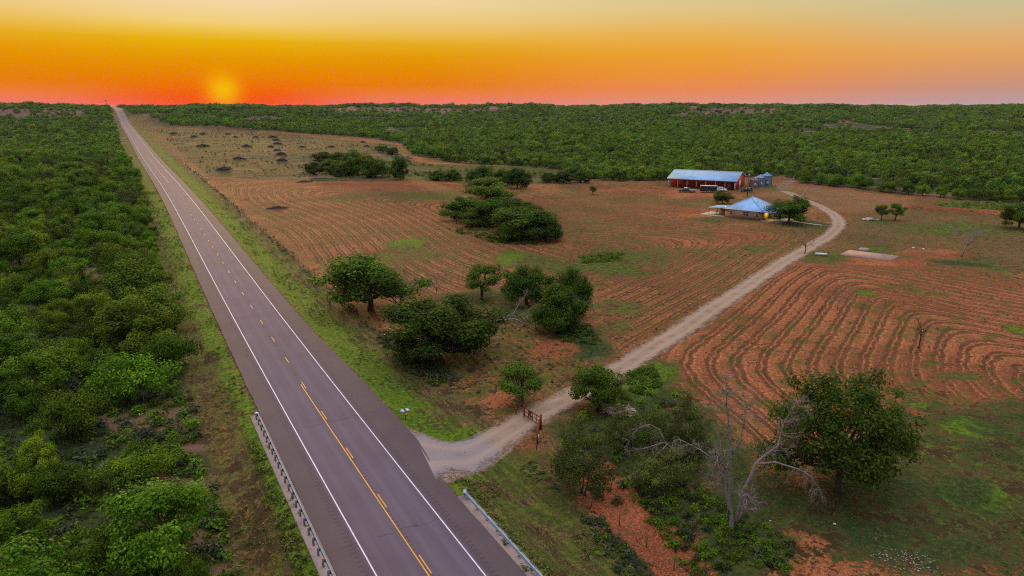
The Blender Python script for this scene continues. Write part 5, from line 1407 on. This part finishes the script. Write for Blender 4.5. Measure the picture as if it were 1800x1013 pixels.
limb_set('long bleached fallen log with a raised branch lying in the grove', 863, 568,
         [([(-2, -2, 0), (20, -4, .1), (40, -6, .2), (62, 0, -.3), (84, 4, -.8)], .30, .10, .1),
          ([(20, -6, .1), (38, -12, .3), (46, -24, .4), (56, -36, .5), (61, -44, .6)], .2, .06, -.1),
          ([(40, -6, .2), (60, -14, .9), (80, -24, 1.6)], .13, .05, .05), ([(50, -4, 0), (66, -12, 0), (84, -8, .2)], .1, .04, .05)], deadwood, 7, 'fallen_tree', (.6, 2), cat='fallen tree')
limb_set('crooked pale stick lying on the bank below the olive tree', 1030, 872, [([(0, 0, 0), (4, 8, -.2), (14, 17, -.6)], .07, .04, 0), ([(4, 8, -.2), (8, 6, 0)], .04, .02, 0)], deadwood, 8, 'fallen_branch', (.15, 0), cat='branch', k_z=.25)

def stick_heap(rng, n, w, h, r0, r1, Lr):
    mb = MB()
    ring = []
    mb.lathe([(w * .92 * k, z) for k, z in ((1.0, -.1), (.85, h * .35), (.6, h * .62), (.3, h * .8), (0, h * .85))], 14)
    for _ in range(n):
        a = rng.uniform(0, 6.28); q = rng.uniform(0, 1) ** .5; c = np.array([math.cos(a) * q * w, math.sin(a) * q * w, h * (1 - q * q) * rng.uniform(.55, 1.1)])
        d = unit(rng.normal(size=3) * np.array([1, 1, .35])); L = rng.uniform(*Lr)
        mb.tube([c - d * L / 2, c + rng.normal(size=3) * .08, c + d * L / 2], [rng.uniform(r0, r1)] * 2 + [r0 * .6], 4)
    return mb
pile_m = simple_mat('dark brush heap', (.035, .026, .024), .95, var=.5, scale=1.5)
PILES = [(305, 235.5, 12), (356.5, 236, 12), (401, 236, 10), (341, 241, 13), (414.5, 241.7, 9), (449, 241.7, 11), (356.5, 257.5, 24), (433, 258, 17), (419, 279.4, 17), (394, 299, 27),
         (479, 242, 16), (485, 247, 14), (488, 253.7, 17), (476, 259, 12), (487, 265, 14), (494, 271.6, 18), (495, 283, 20), (532, 259, 11), (582.5, 259, 13), (645, 258, 11), (637.5, 250.5, 11)]
pm = []
for k in range(3):
    mb = stick_heap(np.random.default_rng(40 + k), 110, 2.0, 1.1, .04, .10, (.8, 2.0)); me = np_mesh('brush_pile', mb.v, mb.f); me.materials.append(pile_m); pm.append(me)
for k, (u, v, wpx) in enumerate(PILES):
    p = P(u, v); s = wpx * mpp(p) / 4.4; o = link('brush_pile', pm[k % 3]); o.location = p; o.rotation_euler.z = k * 1.3; o.scale = (s, s, min(1.5, s * .8))
    lab = ('low dark brush pile in the column of heaps at the middle of the dry clearing' if 470 < u < 500 else
           'large dark brush pile at the near edge of the dry clearing by the road' if k == 9 else 'wide dark brush pile near the roadside fence in the dry clearing' if k == 6 else
           'low dark brush pile scattered in the right half of the dry clearing' if u > 500 else 'low dark brush pile scattered in the left half of the dry clearing')
    tag(o, lab, 'brush pile', 'brush piles in the dry clearing')
for (u, v, wpx, lab) in [(535, 320, 30, 'low dark brush pile at the back edge of the first tilled field'), (488, 366, 40, 'flat dark brush heap inside the left tilled field'), ]:
    p = P(u, v); s = wpx * mpp(p) / 4.4; o = link('brush_pile', pm[1]); o.location = p; o.scale = (s, s * .8, .55); tag(o, lab, 'brush pile')
p = P(1093, 724); mb = stick_heap(np.random.default_rng(50), 60, 1.4, .5, .05, .14, (.6, 1.6)); o = mb.build('debris_heap', simple_mat('pale broken timber', (.30, .22, .17), .9, var=.6, scale=2)); o.location = p; o.scale = (1.5, 1, 1); tag(o, 'heap of pale broken timber in the thicket beside the drive', 'debris heap')

# ------------------------------------------------------------------ far tower on the ridge
d = ray(187, 183.5); t_ = 1500 / d[1]; x_, y_ = d[0] * t_, 1500.0
tw = thing('water_tower', 'tiny dark tower on the horizon left of the road end', 'tower', (x_, y_, H(x_, y_)))
zt = CAM_H + ray(187, 178.3)[2] * t_ - H(x_, y_)
MB().tube([(0, 0, 0), (0, 0, zt)], .45, 8).build('mast', galv_dark, tw)
MB().lathe([(0, zt), (1.5, zt + .6), (1.7, zt + 1.6), (1.3, zt + 2.4), (0, zt + 2.8)], 14).build('tank', galv_dark, tw)
EXPOSURE = 0.06
HAZE = .00002
# ------------------------------------------------------------------ sky, sun, camera
SUN_AZ, SUN_EL = -22.1, 1.2                       # degrees: left of the view axis, above the horizon
def build_world():
    w = bpy.data.worlds.new('World'); scene.world = w; w.use_nodes = True
    t = NT(w.node_tree); M = t.math
    bg = w.node_tree.nodes['Background']
    dirv = t.new('ShaderNodeTexCoord').outputs['Generated']
    s = t.new('ShaderNodeSeparateXYZ'); t.put(s.inputs[0], dirv); x, y, z = s.outputs
    el = M('MULTIPLY', M('ARCSINE', z), 57.29578)
    az = M('MULTIPLY', M('ARCTAN2', x, y), 57.29578)
    da = M('ABSOLUTE', M('SUBTRACT', az, SUN_AZ))
    da = M('MINIMUM', da, M('SUBTRACT', 360.0, da))
    f = M('DIVIDE', M('ADD', el, .5), 10.0, clamp=True)
    def col(*st): return [((e + .5) / 10.0, lin(*c)) for e, c in st]
    A = t.ramp(f, col((-.4, (255, 66, 2)), (.15, (255, 76, 4)), (.9, (247, 96, 0)), (2.1, (240, 130, 0)), (3.4, (236, 154, 0)), (4.7, (238, 182, 8)), (5.3, (244, 199, 70)), (6.0, (249, 213, 126)), (7.4, (250, 221, 168))))
    B = t.ramp(f, col((-.4, (252, 116, 112)), (.35, (245, 122, 98)), (.95, (242, 128, 58)), (1.6, (237, 128, 14)), (2.6, (235, 140, 0)), (3.8, (236, 158, 5)), (4.7, (237, 177, 30)), (5.4, (241, 193, 80)), (6.3, (245, 207, 124)), (7.6, (247, 218, 156))))
    Cc = t.ramp(f, col((-.4, (226, 158, 150)), (.3, (228, 146, 122)), (1.2, (240, 140, 84)), (2.4, (242, 150, 58)), (4.0, (241, 165, 50)), (5.4, (240, 182, 82)), (7.0, (232, 202, 134)), (8.6, (220, 205, 155))))
    Dd = t.ramp(f, col((-.4, (200, 170, 170)), (.4, (192, 158, 158)), (1.35, (205, 152, 128)), (2.4, (221, 158, 110)), (3.5, (233, 169, 102)), (4.5, (230, 180, 118)), (5.6, (216, 191, 141)), (6.8, (202, 197, 154))))
    c = t.mix(t.ss(da, 1.5, 13.5), A, B); c = t.mix(t.ss(da, 13.5, 36), c, Cc); c = t.mix(t.ss(da, 34, 60), c, Dd)
    c = t.mix(1.0, c, (.90, .90, .92, 1), 'MULTIPLY')
    # the sun's disc, softened by dust
    dx = M('MULTIPLY', M('SUBTRACT', az, SUN_AZ), 1.0); dy = M('SUBTRACT', el, SUN_EL)
    r2 = M('ADD', M('MULTIPLY', dx, dx), M('MULTIPLY', dy, dy))
    g = M('EXPONENT', M('MULTIPLY', r2, -1.0 / (1.1 ** 2)))
    c = t.mix(M('MULTIPLY', g, .85), c, lin(242, 190, 0))
    # the high dome: clear evening sky
    sky = t.new('ShaderNodeTexSky', sky_type='NISHITA'); sky.sun_disc = False
    sky.sun_elevation = rad(SUN_EL); sky.sun_rotation = rad(SUN_AZ); sky.altitude = 500; sky.air_density = 1.0; sky.dust_density = 1.0; sky.ozone_density = 1.5
    dome = t.mix(t.ss(el, 24, 76), (*DOME_LOW, 1), (*DOME_TOP, 1))
    dome = t.mix(M('MULTIPLY', t.ss(da, 120, 30), t.ss(el, 65, 12)), dome, (*DOME_WARM, 1))
    nish = t.mix(1.0, sky.outputs[0], (NISH, NISH, NISH, 1), 'MULTIPLY')
    dome = t.mix(1.0, dome, nish, 'ADD')
    c = t.mix(t.ss(el, 8.4, 24), c, dome)
    back = t.mix(t.ss(el, 0, 10), (.15, .125, .16, 1), dome)
    c = t.mix(t.ss(da, 75, 125), c, back)
    t.put(bg.inputs[0], c); bg.inputs[1].default_value = 1.0
DOME_LOW, DOME_TOP, DOME_WARM, NISH = (.14, .14, .19), (2.55, 2.40, 2.75), (1.45, 1.00, .52), .06
build_world()
sl = bpy.data.lights.new('sun', 'SUN'); sl.energy = 2.6; sl.angle = rad(6); sl.color = (1, .62, .26)
sun = bpy.data.objects.new('sun', sl); C.objects.link(sun)
hz_ = MB().box(-8990, -890, -6, 8990, 8950, 62).build('haze', None) if False else None
hm = bpy.data.materials.new('evening haze'); hm.use_nodes = True
_t = NT(hm.node_tree); hm.node_tree.nodes.remove(hm.node_tree.nodes['Principled BSDF'])
_v = _t.new('ShaderNodeVolumePrincipled'); _v.inputs['Color'].default_value = (.72, .84, 1.0, 1); _v.inputs['Density'].default_value = HAZE; _v.inputs['Anisotropy'].default_value = 0
_t.l.new(_v.outputs[0], hm.node_tree.nodes['Material Output'].inputs['Volume'])
if HAZE > 0:
    hz_ = MB().box(-9100, -1000, -8, 9100, 9100, 46).build('haze', hm); hz_['kind'] = 'stuff'; hz_['label'] = 'thin evening haze over the land'
a_, e_ = rad(SUN_AZ), rad(4.0)
to_sun = Vector((math.sin(a_) * math.cos(e_), math.cos(a_) * math.cos(e_), math.sin(e_)))
sun.rotation_euler = to_sun.to_track_quat('Z', 'Y').to_euler()

cam = bpy.data.cameras.new('camera'); cam.lens = 24.0; cam.sensor_width = 36.0; cam.clip_start = .5; cam.clip_end = 120000
co_ = bpy.data.objects.new('camera', cam); C.objects.link(co_)
co_.location = (0, 0, CAM_H); co_.rotation_euler = (rad(90) - PITCH, 0, 0)
scene.camera = co_
vs = scene.view_settings
vs.view_transform = 'Standard'; vs.look = 'None'; vs.gamma = 1; vs.exposure = EXPOSURE; vs.use_curve_mapping = False
cy = scene.cycles
cy.max_bounces = 5; cy.diffuse_bounces = 2; cy.pixel_filter_type = 'BLACKMAN_HARRIS'; cy.filter_width = 1.1; cy.glossy_bounces = 2; cy.transmission_bounces = 2; cy.transparent_max_bounces = 6
cy.use_denoising = False
